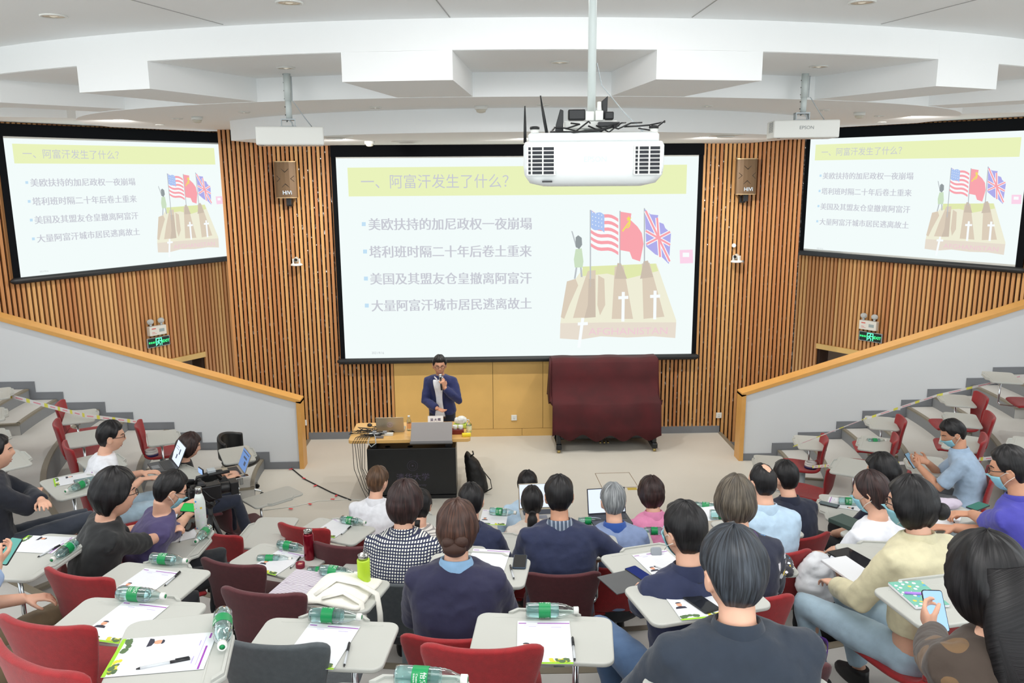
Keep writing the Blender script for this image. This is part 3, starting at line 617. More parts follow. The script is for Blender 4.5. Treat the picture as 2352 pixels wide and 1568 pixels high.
# ================================================================ chairs
M_red = mat('seat_fabric_red', (150, 22, 28), .8, noise=(45, .12), sheen=.2, bump=.25, bscale=350)
M_mar = mat('seat_fabric_maroon', (84, 34, 40), .8, noise=(45, .12), sheen=.15, bump=.25, bscale=350)
M_gry = mat('seat_fabric_grey', (76, 82, 86), .8, noise=(45, .12), sheen=.15, bump=.25, bscale=350)
M_tab = mat('tablet_cream', (186, 187, 181), .45); M_col = mat('pedestal_grey', (172, 186, 192), .4); M_plate = mat('plate_beige', (196, 194, 182), .5)
def shell(v0, v1, nv, nu=10):
    P = [(.245, .425, .19), (.235, .445, .205), (.10, .447, .222), (-.05, .437, .22), (-.15, .437, .20), (-.205, .47, .178), (-.235, .55, .176), (-.25, .65, .192), (-.265, .75, .218), (-.275, .80, .228), (-.28, .835, .222)]
    n = len(P)-1; rows = []
    for i in range(nv+1):
        t = v0+(v1-v0)*i/nv; k = min(int(t), n-1); f = t-k
        y, z, w_ = [P[k][j]+(P[k+1][j]-P[k][j])*f for j in range(3)]
        bk = max(0, min(1, (t-4.5)/2.5)); row = []
        for j in range(nu+1):
            u = -1+2*j/nu; uu = math.copysign(abs(u)**.85, u)
            row.append(Vector((uu*w_, y+.05*bk*u*u, z+.012*(1-bk)*u*u+.012*bk*u*u*(t > 9)-(.02*max(0, abs(u)-.85)/.15 if t > 9.6 else 0))))
        rows.append(row)
    return rows
def sheet(rows):
    b = MB(); b.loft(rows, cap=False, closed=False); return b
def solid(o, th, sub=1):
    m = o.modifiers.new('thick', 'SOLIDIFY'); m.thickness = th; m.offset = 0
    if sub: m = o.modifiers.new('sub', 'SUBSURF'); m.levels = m.render_levels = sub
    return o
def tablet_mesh():
    W_, D_ = .275, .165; out = rrect(W_, D_, .045, 5)
    # pen tray bulge on the far edge
    pts = []
    for x, y in out: pts.append((x, y))
    i0 = max(range(len(pts)), key=lambda i: (pts[i][1] > D_-.001, pts[i][0]))
    far = [(.15, D_), (.115, D_+.032), (-.115, D_+.032), (-.15, D_)]
    k = [i for i in range(len(pts)) if pts[i][1] >= D_-1e-6]; a = max(k, key=lambda i: pts[i][0]); c = min(k, key=lambda i: pts[i][0])
    seq = pts[:a+1]+far+pts[c:] if a < c else pts
    return seq
_proto = {}
def chair_parts(root, fab, tab, key):
    """tab = (x, y, yaw) of the writing tablet in chair space, or None"""
    if 'seat' not in _proto:
        _proto['seat'] = True
    def shared(name, mk, m):
        kk = (name, m.name)
        if kk in _proto: o = _proto[kk].copy(); COL.objects.link(o); o.parent = root
        else: o = mk(); o.parent = root; _proto[kk] = o
        return o
    shared('seat', lambda: solid(sheet(shell(0, 5.2, 14)).build('seat', fab), .03), fab)
    shared('backrest', lambda: solid(sheet(shell(5.2, 10, 14)).build('backrest', fab), .028), fab)
    def ped(): b = MB(); b.tube([(0, -.02, .0), (0, -.02, .40)], .034, 14); b.box(-.09, .09, -.12, .08, .395, .412); return b.build('pedestal', M_col)
    shared('pedestal', ped, M_col)
    def pl(): b = MB(); b.box(-.12, .12, -.11, .07, .0, .012); return b.build('base_plate', M_plate, bevel=.01)
    shared('base_plate', pl, M_plate)
    if tab:
        x, y, a = tab; dx, dy = .13*math.cos(a)-(-.02)*math.sin(a), .13*math.sin(a)+(-.02)*math.cos(a); ex, ey = x+dx, y+dy
        b = MB(); b.tube([(0, 0, .39), (ex*.5, ey*.5, .37), (ex*.93, ey*.93, .355), (ex, ey, .375), (ex, ey, .42), (ex, ey, .69)], .0125, 12)
        b.tube([(ex, ey, .66), (ex, ey, .70)], .03, 14); b.build('tablet_arm', M_chrome, root)
        def tb():
            b = MB(); b.prism(tablet_mesh(), 0, .02); return b.build('writing_tablet', M_tab, bevel=.007, seg=3)
        o = shared('writing_tablet', tb, M_tab); o.location = (x, y, .70); o.rotation_euler = (0, 0, a)
        def tr():
            b = MB(); b.prism([(.15, .158), (.115, .192), (-.115, .192), (-.15, .158), (-.13, .158), (-.105, .182), (.105, .182), (.13, .158)], .018, .030); b.prism([(-.21, .135), (-.21, .128), (.21, .128), (.21, .135)], .0185, .0215); return b.build('pen_tray', M_tab, bevel=.003)
        if 'tray' in _proto: t = _proto['tray'].copy(); COL.objects.link(t)
        else: t = tr(); _proto['tray'] = t
        t.parent = o
        return o
def radial(x, y): return math.atan2(CY-y, CX-x)-PI/2
def fr(yaw): return Vector((-math.sin(yaw), math.cos(yaw), 0)), Vector((math.cos(yaw), math.sin(yaw), 0))
CHAIRS = {}
def chair(key, k, fab, label, back=None, seat=None, tab=None, dyaw=0, group='tablet-arm chairs of the lecture hall'):
    """back = pixel of the backrest's top edge, seat = (x, y) on the floor, tab = (x, y, yaw degrees) in the room"""
    z = ZT*k
    if back:
        B = at_z(back[0], back[1], z+.83); yaw = radial(B.x, B.y)+R(dyaw); f, r = fr(yaw); p = B+f*.275
    elif seat: yaw = radial(*seat)+R(dyaw); f, r = fr(yaw); p = Vector((seat[0], seat[1], 0))
    else:
        yaw = radial(tab[0], tab[1])+R(dyaw); f, r = fr(yaw); p = Vector((tab[0], tab[1], 0))-f*.03-r*.2
    root = empty('tablet_chair', (p.x, p.y, z), yaw, label, 'chair', group)
    t = None
    if tab:
        d = Vector((tab[0]-p.x, tab[1]-p.y, 0)); t = (d.dot(r), d.dot(f), R(tab[2])-yaw)
    elif tab is None: t = (.24, .08, 0)
    chair_parts(root, fab, t, key); CHAIRS[key] = (p.x, p.y, z, yaw, tab)
    return root
Rd, Mr, Gy = M_red, M_mar, M_gry
TB = dict(a=(.21, 2.92, -7), b=(-.65, 2.92, -7), c=(-1.78, 4.04, -14), d=(-1.48, 3.12, -8), e=(-1.01, 2.34, -80), f=(-2.52, 4.36, -100), g=(-2.04, 5.07, -93), H1=(-1.68, 5.94, 86), H2=(-1.32, 4.85, -26), H3=(-.81, 3.89, -16), T1=(-1.17, 5.94, -25),
    J=(-.06, 4.08, -10), F=(.95, 5.70, -2), K=(.92, 4.12, 15), O=(.89, 3.20, 14), bot=(.72, 2.03, -3), bot2=(-.22, 2.03, -4), bot3=(1.64, 2.06, 2), r1857=(3.99, 9.56, 76), r1765=(3.25, 8.85, 77), r1925=(3.74, 7.90, 57), r1993=(4.77, 9.36, 72), r1975=(4.33, 8.60, 61),
    r2152=(5.60, 9.25, 71), r2170=(5.22, 8.48, 67), r2215=(4.77, 7.73, 57), S=(4.09, 7.10, 70), l145=(-4.63, 9.17, -68), l152=(-4.20, 8.36, -60), l170=(-3.69, 7.61, -49), l375=(-3.76, 9.27, -66), Z=(-3.20, 8.84, -60), l0=(-5.50, 9.08, -62), l0b=(-5.09, 8.23, -60), l20=(-4.65, 7.48, -57), l40=(-4.13, 6.83, -49),
    blank=(-2.23, 8.14, -137), V=(-2.88, 7.25, -42), Zl=(-2.72, 8.62, -66), Y=(-3.27, 6.22, -49), P=(2.22, 4.10, -8), T=(2.74, 4.67, 18), far=(2.86, 4.29, -30), R=(2.89, 6.17, 74), Q=(2.67, 5.07, 30), U=(1.96, 3.12, 10))
def tz(k): return ZT*k+.72
# empty seats
chair('c2', 5, Rd, 'bright red chair at the bottom centre with its tablet holding a flyer and pen', back=(1105, 1494), tab=TB['a'])
chair('b', 5, Gy, 'grey chair in the front-left foreground beside the tablet with flyer', back=(610, 1484), tab=TB['b'])
chair('m2', 4, Mr, 'maroon chair beside the tablet with the white tote bag', back=(595, 1364), tab=TB['H3'])
chair('m1', 3, Mr, 'maroon chair beside the tablet with the red flask', back=(525, 1296), tab=TB['H2'])
chair('r1', 4, Rd, 'red chair whose tablet holds a flyer, left foreground behind the woman in black', back=(165, 1323), tab=TB['c'])
chair('r2', 5, Rd, 'red chair in the bottom left corner, nearest to the camera', back=(85, 1437), tab=TB['d'])
chair('e', 6, Rd, 'chair at the bottom left whose turned tablet holds a bottle along its edge', tab=TB['e'], dyaw=-20)
chair('r4', 2, Rd, 'red chair beside the empty tablet near the tripod', back=(492, 1226), tab=TB['H1'])
chair('t1', 2, Rd, 'red chair with flyer and bottle behind the man in the white shirt', back=(690, 1212), tab=TB['T1'])
chair('m3', 3, Mr, 'maroon chair behind the red flask, left of the checked shirt', back=(785, 1256), tab=(-.62, 4.72, -18))
chair('bot', 6, Rd, 'chair at the bottom edge behind the grey-haired man, bottle on its tablet', tab=TB['bot'])
chair('bot2', 6, Gy, 'chair below the frame whose tablet edge shows at the bottom centre', tab=TB['bot2'])
chair('bot3', 6, Rd, 'chair in the bottom right corner with a bottle on its tablet', tab=TB['bot3'])
chair('O2', 5, Mr, 'dark red chair whose tablet holds a dark phone before the grey-haired man', seat=(.95, 2.75), tab=TB['O'])
chair('r1857', 0, Rd, 'red chair at the right rail with tape rolls on its seat', back=(1900, 1006), tab=TB['r1857'], dyaw=6)
chair('r1765', 0, Rd, 'red chair facing away just behind the dark-haired man by the right rail', seat=(3.62, 8.62), tab=TB['r1765'], dyaw=0)
chair('r1925', 1, Rd, 'empty red chair on the right with a bare tablet, in front of the curly-haired man', seat=(3.90, 7.62), tab=TB['r1925'], dyaw=4)
chair('r1993', 1, Rd, 'red chair on the right, second tier, nearest the rail wall', back=(2078, 962), tab=TB['r1993'], dyaw=6)
chair('r1975', 1, Rd, 'red chair on the right whose tablet carries an upright bottle', back=(2062, 1005), tab=TB['r1975'], dyaw=6)
chair('r2152', 2, Rd, 'red chair on the right, third tier, tallest against the rail wall', back=(2262, 908), tab=TB['r2152'], dyaw=6)
chair('r2170', 2, Rd, 'red chair on the right, third tier, second from the rail wall', back=(2282, 954), tab=TB['r2170'], dyaw=6)
chair('r2215', 2, Rd, 'red chair behind the man in the light blue polo', back=(2266, 1006), tab=TB['r2215'], dyaw=6)
chair('rfar', 3, Rd, 'red chair cut by the right edge of the photo', seat=(6.35, 8.95), tab=(6.05, 9.15, 70), dyaw=6)
chair('r2290', 3, Rd, 'chair at the right edge behind the glasses of the man in purple', seat=(4.95, 6.45), tab=(4.78, 6.72, 52), dyaw=6)
chair('l145', 2, Rd, 'red chair on the left by the rail wall, third tier', back=(130, 928), tab=TB['l145'])
chair('l152', 2, Rd, 'red chair on the left, second from the rail wall', back=(124, 972), tab=TB['l152'])
chair('l170', 2, Rd, 'red chair on the left directly behind the man in the white T-shirt', back=(148, 1024), tab=TB['l170'])
chair('l375', 1, Rd, 'red chair on the left with tape rolls on its seat', back=(312, 974), tab=TB['l375'])
chair('l0', 3, Rd, 'red chair at the upper left edge beside the steps', seat=(-5.70, 8.93), tab=TB['l0'])
chair('l0b', 3, Rd, 'red chair at the left edge, second from the steps', seat=(-5.33, 8.02), tab=TB['l0b'])
chair('l20', 3, Rd, 'red chair at the left edge, third from the steps', seat=(-4.87, 7.22), tab=TB['l20'])
chair('l40', 3, Rd, 'red chair just behind the man with folded arms', seat=(-4.33, 6.60), tab=TB['l40'])
chair('blank', 0, Mr, 'dark red chair with an empty tablet beside the tripod', seat=(-2.52, 8.02), tab=TB['blank'])
# ================================================================ people
M_skin = mat('skin', (222, 172, 146), .5, noise=(14, .05)); M_skin2 = mat('skin_tan', (205, 150, 120), .5, noise=(14, .05))
M_skin.node_tree.nodes['Principled BSDF'].inputs['Subsurface Weight'].default_value = .08
def hair_mat(name, c1, c2):
    if name in MATS: return MATS[name]
    m = bpy.data.materials.new(name); m.use_nodes = True; nt = m.node_tree; b = nt.nodes['Principled BSDF']; b.inputs['Roughness'].default_value = .42
    b.inputs['Specular IOR Level'].default_value = .35
    uv = nt.nodes.new('ShaderNodeUVMap'); mp = nt.nodes.new('ShaderNodeMapping'); mp.inputs['Scale'].default_value = (85, 3.5, 1)
    n = nt.nodes.new('ShaderNodeTexNoise'); n.inputs['Scale'].default_value = 1; n.inputs['Detail'].default_value = 5; n.inputs['Distortion'].default_value = .8
    r = nt.nodes.new('ShaderNodeValToRGB'); r.color_ramp.elements[0].position = .35; r.color_ramp.elements[1].position = .68
    r.color_ramp.elements[0].color = (*lin(c1), 1); r.color_ramp.elements[1].color = (*lin(c2), 1)
    bp = nt.nodes.new('ShaderNodeBump'); bp.inputs['Strength'].default_value = .35; bp.inputs['Distance'].default_value = .004
    nt.links.new(uv.outputs['UV'], mp.inputs['Vector']); nt.links.new(mp.outputs['Vector'], n.inputs['Vector']); nt.links.new(n.outputs['Fac'], r.inputs['Fac'])
    nt.links.new(r.outputs['Color'], b.inputs['Base Color']); nt.links.new(n.outputs['Fac'], bp.inputs['Height']); nt.links.new(bp.outputs['Normal'], b.inputs['Normal'])
    MATS[name] = m; return m
H_blk = hair_mat('hair_black', (9, 8, 10), (30, 28, 30)); H_brn = hair_mat('hair_brown', (34, 22, 20), (92, 62, 50)); H_gry = hair_mat('hair_grey', (70, 74, 78), (170, 174, 176)); H_salt = hair_mat('hair_salt', (20, 22, 27), (66, 72, 80))
H_mix = hair_mat('hair_grey_brown', (44, 39, 35), (112, 102, 88)); H_dbr = hair_mat('hair_dark_brown', (24, 17, 18), (66, 44, 42)); H_lbr = hair_mat('hair_light_brown', (50, 36, 28), (116, 86, 62))
def cloth(name, rgb, rough=.85): return mat('cloth_'+name, rgb, rough, noise=(22, .07), sheen=.15, bump=.35, bscale=16)
def pattern_mat(name, kind, base):
    if name in MATS: return MATS[name]
    m = cloth(name, base); nt = m.node_tree; b = nt.nodes['Principled BSDF']
    for l in list(b.inputs['Base Color'].links): nt.links.remove(l)
    tc = nt.nodes.new('ShaderNodeTexCoord')
    def math_(op, a, c=None):
        n = nt.nodes.new('ShaderNodeMath'); n.operation = op
        for i, q in enumerate((a, c)):
            if q is None: continue
            if isinstance(q, (int, float)): n.inputs[i].default_value = q
            else: nt.links.new(q, n.inputs[i])
        return n.outputs[0]
    sp = nt.nodes.new('ShaderNodeSeparateXYZ'); nt.links.new(tc.outputs['Object'], sp.inputs[0])
    mx = nt.nodes.new('ShaderNodeMixRGB'); mx.inputs[1].default_value = (*lin(base), 1)
    if kind == 'grid':
        f = None
        for ax in ('X', 'Z'):
            g = math_('GREATER_THAN', math_('FRACT', math_('MULTIPLY', math_('ADD', sp.outputs[ax], 5), 62)), .42); f = g if f is None else math_('MULTIPLY', f, g)
        mx.inputs[2].default_value = (*lin((228, 228, 220)), 1); nt.links.new(f, mx.inputs[0])
    elif kind == 'stripe':
        f = math_('GREATER_THAN', math_('FRACT', math_('MULTIPLY', math_('ADD', sp.outputs['Z'], 5), 75)), .6)
        mx.inputs[2].default_value = (*lin((150, 146, 144)), 1); nt.links.new(f, mx.inputs[0])
    elif kind == 'plaid':
        f = math_('GREATER_THAN', math_('FRACT', math_('MULTIPLY', math_('ADD', sp.outputs['X'], 5), 42)), .6)
        mx.inputs[2].default_value = (*lin((150, 160, 175)), 1); nt.links.new(f, mx.inputs[0])
    else:
        v = nt.nodes.new('ShaderNodeTexVoronoi'); v.inputs['Scale'].default_value = {'flower': 12, 'camo': 9, 'dots': 9, 'petal': 40}[kind]; nt.links.new(tc.outputs['Object'], v.inputs['Vector'])
        if kind == 'dots': f = math_('LESS_THAN', v.outputs['Distance'], .10); mx.inputs[2].default_value = (*lin((235, 110, 80)), 1)
        elif kind == 'camo':
            f = math_('MULTIPLY', math_('GREATER_THAN', v.outputs['Distance'], .35), .8); mx.inputs[2].default_value = (*lin((48, 44, 44)), 1)
        else:
            n = nt.nodes.new('ShaderNodeTexNoise'); n.inputs['Scale'].default_value = 90; nt.links.new(tc.outputs['Object'], n.inputs['Vector'])
            f = math_('LESS_THAN', math_('ADD', v.outputs['Distance'], math_('MULTIPLY', n.outputs['Fac'], .35)), .42 if kind == 'flower' else .5)
            r = nt.nodes.new('ShaderNodeValToRGB'); r.color_ramp.interpolation = 'CONSTANT'
            cs = [(0, (232, 228, 236)), (.4, (60, 150, 220)), (.6, (220, 226, 236)), (.8, (222, 196, 70))]
            r.color_ramp.elements[0].color = (*lin(cs[0][1]), 1); r.color_ramp.elements[1].position = cs[1][0]; r.color_ramp.elements[1].color = (*lin(cs[1][1]), 1)
            for p_, c_ in cs[2:]: e_ = r.color_ramp.elements.new(p_); e_.color = (*lin(c_), 1)
            s2 = nt.nodes.new('ShaderNodeSeparateColor'); nt.links.new(v.outputs['Color'], s2.inputs[0]); nt.links.new(s2.outputs[0], r.inputs['Fac']); nt.links.new(r.outputs['Color'], mx.inputs[2])
        nt.links.new(f, mx.inputs[0])
    nt.links.new(mx.outputs[0], b.inputs['Base Color']); return m

def G(x, m, s): return math.exp(-((x-m)/s)**2)
def head_pt(x, y, z):    # unit direction, front = +y -> surface point
    a, b_, c = .0745, .096, .119
    t = max(0, -z)
    px = x*a*(1-.30*t**1.6); py = y*(b_ if y > 0 else b_*(1.0-.30*t)); pz = z*c
    if z > .3: px *= 1+.02
    if y > 0:
        f = G(x, 0, .16)*G(z, -.16, .13)*.020 + G(x, 0, .13)*G(z, .06, .22)*.009            # nose tip and bridge
        f += G(x, 0, .5)*G(z, .30, .12)*.004 - (G(x, .40, .17)+G(x, -.40, .17))*G(z, .06, .12)*.010   # brow, sockets
        f += G(x, 0, .24)*(G(z, -.52, .06)+G(z, -.64, .06))*.006 - G(x, 0, .24)*G(z, -.58, .03)*.004 + G(x, 0, .30)*G(z, -.86, .14)*.012
        f += (G(x, .52, .2)+G(x, -.52, .2))*G(z, -.20, .2)*.004
        py += f*max(0, y)**.5
    return Vector((px, py, pz))
def surf(x, z, out=0):    # a spot on the face given across and up, in metres
    uz = z/.119; ux = x/(.0745*(1-.30*max(0, -uz)**1.6)); uy = math.sqrt(max(.01, 1-ux*ux-uz*uz)); p = head_pt(ux, uy, uz); p.y += out; return p
def head_grid(nu, nv, fn):
    rows = []
    for i in range(nv+1):
        th = PI*(i if 0 < i < nv else (.03 if i == 0 else nv-.03))/nv; row = []
        for j in range(nu):
            ph = 2*PI*j/nu; row.append(fn(math.sin(th)*math.sin(ph), math.sin(th)*math.cos(ph), math.cos(th), ph, th))
        rows.append(row)
    return rows
def interp(tab, x):
    for (a, b_), (c, d) in zip(tab, tab[1:]):
        if x <= c: return b_+(d-b_)*(x-a)/(c-a)
    return tab[-1][1]
# hairline height (unit z) against azimuth from the back of the head, and thickness
HSTY = {'short': ([(0, -.80), (50, -.72), (75, -.25), (98, -.02), (112, .10), (130, .52), (180, .56)], .021, .011),
        'crew': ([(0, -.74), (50, -.62), (75, -.15), (98, .06), (115, .2), (130, .50), (180, .52)], .013, .007),
        'full': ([(0, -.86), (60, -.80), (85, -.35), (100, -.25), (118, .05), (135, .45), (180, .45)], .027, .018),
        'bob': ([(0, -.98), (60, -.96), (90, -.86), (108, -.62), (122, .0), (138, .42), (180, .42)], .025, .024),
        'tight': ([(0, -.80), (50, -.75), (80, -.30), (100, -.04), (118, .20), (135, .52), (180, .56)], .016, .014),
        'bald': ([(0, -.74), (50, -.62), (75, -.18), (98, .02), (115, .22), (130, .6), (180, .7)], .009, .010)}
def make_hair(b, sty, seed, Mh, extra=None):
    rnd = random.Random(seed); ph0 = [rnd.random()*6 for _ in range(4)]
    tab, t_top, t_side = HSTY[sty]; nu, nv = 96, 44; uvs = []
    def fn(x, y, z, ph, th):
        p = head_pt(x, y, z); n = Vector((x/.0745, y/.096, z/.119)).normalized()
        az = abs(math.degrees(math.atan2(x, -y))); hl = interp(tab, az)
        k = (z-hl)/((.42 if az < 100 else .16) if sty in ('short', 'crew', 'bald') and z > hl else .14); k = max(-1, min(1, k))
        t = t_side+(t_top-t_side)*max(0, min(1, z*1.3+.2))
        if sty in ('bob', 'full') and z < .3: t += .008*max(0, math.sin((z+.9)*2.4))*(1 if az < 130 else .3)
        if sty == 'bald': t *= 1-1.9*G(x, .05, .45)*G(y, -.25, .45)*(z > 0)
        strand = math.sin(ph*9+ph0[0]+2.5*math.sin(th*2+ph0[1]))*.6+math.sin(ph*23+ph0[2]+4*math.sin(th*2.5))*.22+math.sin(ph*5+th*4+ph0[3])*.7
        t = t*(1+.09*strand)+.0011*strand
        t = t*k if k > 0 else -.012*min(1, -k*2)
        uvs.append((ph/(2*PI), th/PI)); return Mh @ (p+n*t)
    rows = head_grid(nu, nv, fn)[::-1]
    us = [uvs[i*nu:(i+1)*nu] for i in range(nv+1)][::-1]
    b.loft(rows); b.uv = [u for r in us for u in r]
    def more(n0): b.uv += [((i % 37)/37, (i//11 % 30)/30) for i in range(len(b.v)-n0)]
    n0 = len(b.v)
    for e in (extra or []):
        if e[0] == 'ball': b.ell(e[1], e[2], 18, 12, Mh)
        if e[0] == 'tail': b.tube([Mh @ Vector(p) for p in e[1]], e[2], 14, flat=e[3] if len(e) > 3 else 1)
    more(n0)
def hand(b, W, d, n, sgn, curl=.5, sc=1.0, spread=.15, pinch=0):
    """W wrist, d finger direction, n palm normal, sgn +1 right hand, -1 left"""
    d = d.normalized(); n = (n-d*n.dot(d)).normalized(); l = d.cross(n)*sgn     # l points to the thumb side
    P = lambda a, c, e: W+(d*a+l*c+n*e)*sc
    rings = []
    for a, wd, th in ((-.01, .024, .018), (.02, .033, .015), (.05, .040, .0135), (.082, .041, .0125), (.092, .038, .010)):
        rings.append([P(a, math.cos(t)*wd, math.sin(t)*th) for t in [2*PI*i/14 for i in range(14)]])
    b.loft(rings)
    for i, (off, L) in enumerate(((.031, .072), (.0105, .080), (-.0105, .075), (-.031, .058))):
        c0 = curl*(1+.10*(i-1.5)); p = Vector((.085, off, 0)); ang = c0*.55; pts = [P(.07, off, 0), P(*p)]
        for f in (.45, .30, .25):
            dirv = Vector((math.cos(ang), spread*off/.031*math.cos(ang), math.sin(ang))); p = p+dirv*L*f; pts.append(P(*p)); ang += c0*.95
        b.tube(pts, [.009*sc, .0092*sc, .0088*sc, .008*sc, .0065*sc], 8)
    t = [P(.012, .022, .004), P(.035, .046, .014), P(.062, .055-.01*pinch, .026+.01*curl), P(.085, .050-.018*pinch, .036+.016*curl)]
    b.tube(t, [.013*sc, .0115*sc, .0098*sc, .008*sc], 8)
def ik(S, W, L1, L2, hint):
    D = W-S; dist = D.length; mx = (L1+L2)*.995
    if dist > mx: W = S+D*(mx/dist); D = W-S; dist = mx
    a = (L1*L1-L2*L2+dist*dist)/(2*dist); h = math.sqrt(max(0, L1*L1-a*a)); u = D/dist; hn = (hint-u*hint.dot(u)).normalized()
    return S+u*a+hn*h, W
def remesh(o, vox, smooth=4, fac=.5, disp=0, dscale=.12):
    m = o.modifiers.new('remesh', 'REMESH'); m.mode = 'VOXEL'; m.voxel_size = vox; m.use_smooth_shade = True
    if smooth: m = o.modifiers.new('smooth', 'SMOOTH'); m.iterations = smooth; m.factor = fac
    if disp:
        t = bpy.data.textures.get('folds%g' % dscale) or bpy.data.textures.new('folds%g' % dscale, 'CLOUDS'); t.noise_scale = dscale; t.noise_depth = 2
        m = o.modifiers.new('folds', 'DISPLACE'); m.texture = t; m.strength = disp; m.mid_level = .5; m.texture_coords = 'OBJECT' if False else 'LOCAL'
    return o
PEOPLE = {}; TORSO = {}
TP = [(-.06, .150, .105), (0, .172, .118), (.10, .172, .118), (.25, .152, .108), (.42, .160, .113), (.60, .176, .118), (.76, .188, .112), (.86, .186, .098), (.93, .150, .082), (.975, .100, .068), (1.0, .066, .060)]
def person(key, k, head, top, label, hz=1.18, yaw=0, lean=.05, look=(0, 0), w=1.0, sleeve='short', pants=None, hair=('short', None), hx=(), skin=None, collar=None, glasses=False, mask=False,
           R_=None, L_=None, knees=None, feet=None, stand=0, pos=None, chairc=None, chairlab=None, tab=None, vox=.008, hands=(None, None), jacket=0, shoes=None, strap=None, hem=None, hs=1.0, ctop=None, bare=False, dchair=0):
    skin = skin or M_skin; z0 = ZT*k
    hp = at_z(head[0], head[1], z0+hz) if pos is None else None
    yw = (radial(hp.x, hp.y) if pos is None else pos[2])+R(yaw); f, r = fr(yw)
    hy = -.10+lean+.07
    if pos is None: p = hp-f*hy; root_loc = Vector((p.x, p.y, z0))
    else: root_loc = Vector((pos[0], pos[1], z0))
    Mw = Matrix.Translation(root_loc) @ Matrix.Rotation(yw, 4, 'Z'); inv = Mw.inverted()
    zh = .84 if stand else .50; zn = hz-.138; zs = hz-.196
    L = zn-zh
    def sy(z): t = max(0, (z-zh)/L); return -.10+lean*t**1.4+(0 if stand else -.03*math.sin(min(1, t)*PI))
    def cy_(z): return (.10 if stand else 0)+sy(z)
    def torso(g, z_lo, z_top=None, neck=True):
        prof = TP
        rings = []
        for t, a, c in prof:
            z = zh+t*L
            if z < z_lo-1e-4: continue
            a = a*w+g; c = c*(.5+.5*w)+g; y0 = cy_(z)
            if t > .7: y0 += .012
            rings.append([Vector((a*math.copysign(abs(math.cos(q))**.85, math.cos(q)), y0+c*math.copysign(abs(math.sin(q))**.9, math.sin(q)), z)) for q in [2*PI*i/28 for i in range(28)]])
        return rings
    SH = [Vector((s*(.168*w), cy_(zs)+.005, zs-.022)) for s in (1, -1)]
    body = MB(); body.loft(torso(-.012, -9))
    # neck and head
    yn = cy_(zn)+.012; hc = Vector((0, cy_(zn)+.035 if not stand else cy_(zn)+.04, hz))
    if pos is None: hc.y = hy
    Mh = Matrix.Translation(hc) @ Matrix.Rotation(R(look[0]), 4, 'Z') @ Matrix.Rotation(R(look[1]), 4, 'X') @ Matrix.Scale(hs, 4)
    nb = Mh @ Vector((0, -.022, -.07)); body.tube([Vector((0, yn, zn-.04)), Vector((0, yn, zn+.01)), nb], [.066, .056, .053], 18)
    body.loft(head_grid(44, 34, lambda x, y, z, ph, th: Mh @ head_pt(x, y, z))[::-1])
    for s in (1, -1): body.ell((s*.077, -.008, -.012), (.011, .021, .032), 12, 9, Mh); body.tube([Mh @ Vector((s*.082, .008, .012)), Mh @ Vector((s*.088, -.012, .020)), Mh @ Vector((s*.087, -.026, .0)), Mh @ Vector((s*.080, -.012, -.034))], .0055, 6)
    arms = []
    for s, spec, hd in ((1, R_, hands[0]), (-1, L_, hands[1])):
        S = SH[0 if s > 0 else 1]; L1, L2 = .285*(.9+.1*w), .255
        spec = spec or {}
        wr = spec.get('w', (s*.11, .27, (.30 if stand else .0)+.70 if not stand else .95))
        if len(wr) == 4: q = at_z(wr[0], wr[1], z0+wr[2]); W = inv @ q
        else: W = Vector(wr)
        hint = Vector(spec.get('hint', (s*.55, -.25, -.8)))
        E, W = ik(S, W, L1, L2, hint)
        arms.append((s, S, E, W, spec)); rr = [.050, .046, .040, .038, .028]
        body.tube([S, S+(E-S)*.5, E, E+(W-E)*.35, W], rr, 14)
        d = (W-E).normalized(); dd = Vector(spec['d']) if 'd' in spec else d+Vector((-s*.25, .35, -.1)); n = Vector(spec.get('n', (0, 0, -1)))
        if spec.get('dw'): dd = inv.to_3x3() @ Vector(spec['dw'])
        hand(body, W, dd, n, s, spec.get('curl', .55), 1.0, spec.get('spread', .15), spec.get('pinch', 0))
        spec['_W'] = W; spec['_d'] = dd.normalized()
    legs = []
    for s in (1, -1):
        Hp = Vector((s*.088*w, cy_(zh)+.01, zh))
        K = Vector(knees[0 if s > 0 else 1]) if knees else (Vector((s*.13, .40, .535)) if not stand else Vector((s*.10, .06+.03*s, .50)))
        A = Vector(feet[0 if s > 0 else 1]) if feet else (Vector((s*.14, .36, .09)) if not stand else Vector((s*.11, -.02+.05*s, .09)))
        legs.append((s, Hp, K, A)); body.tube([Hp, Hp+(K-Hp)*.5, K, K+(A-K)*.3, A], [.085, .078, .058, .052, .036], 14)
    o = body.build('person', skin); o.location = root_loc; o.rotation_euler = (0, 0, yw); remesh(o, vox, 2, .4); tag(o, label, 'person', 'people attending the talk' if not stand else None); root = o
    # clothes
    zl = hem if hem is not None else (zh-.03 if not jacket else zh-.06)
    b = MB(); b.loft(torso(.016+.012*jacket, zl))
    for s, S, E, W, spec in arms:
        g = .013+.010*jacket
        if sleeve == 'short': q = E+(S-E)*.12; b.tube([S+Vector((-s*.06, 0, .008)), S, S+(q-S)*.5, q], [.050+g, .055+g, .052+g, .054+g], 16)
        elif sleeve == 'long': b.tube([S+Vector((-s*.06, 0, .008)), S, S+(E-S)*.5, E, E+(W-E)*.5, W-(W-E)*.06], [.048+g, .053+g, .050+g, .046+g, .040+g, .034+g*.7], 16)
        elif sleeve == 'elbow': b.tube([S+Vector((-s*.06, 0, .008)), S, S+(E-S)*.5, E, E+(W-E)*.25], [.050+g, .055+g, .052+g, .048+g, .046+g], 16)
    o = b.build(ctop or ('jacket' if jacket else 'shirt'), top, root); remesh(o, .0105, 5, .5, disp=.020, dscale=.09)
    shirt = o
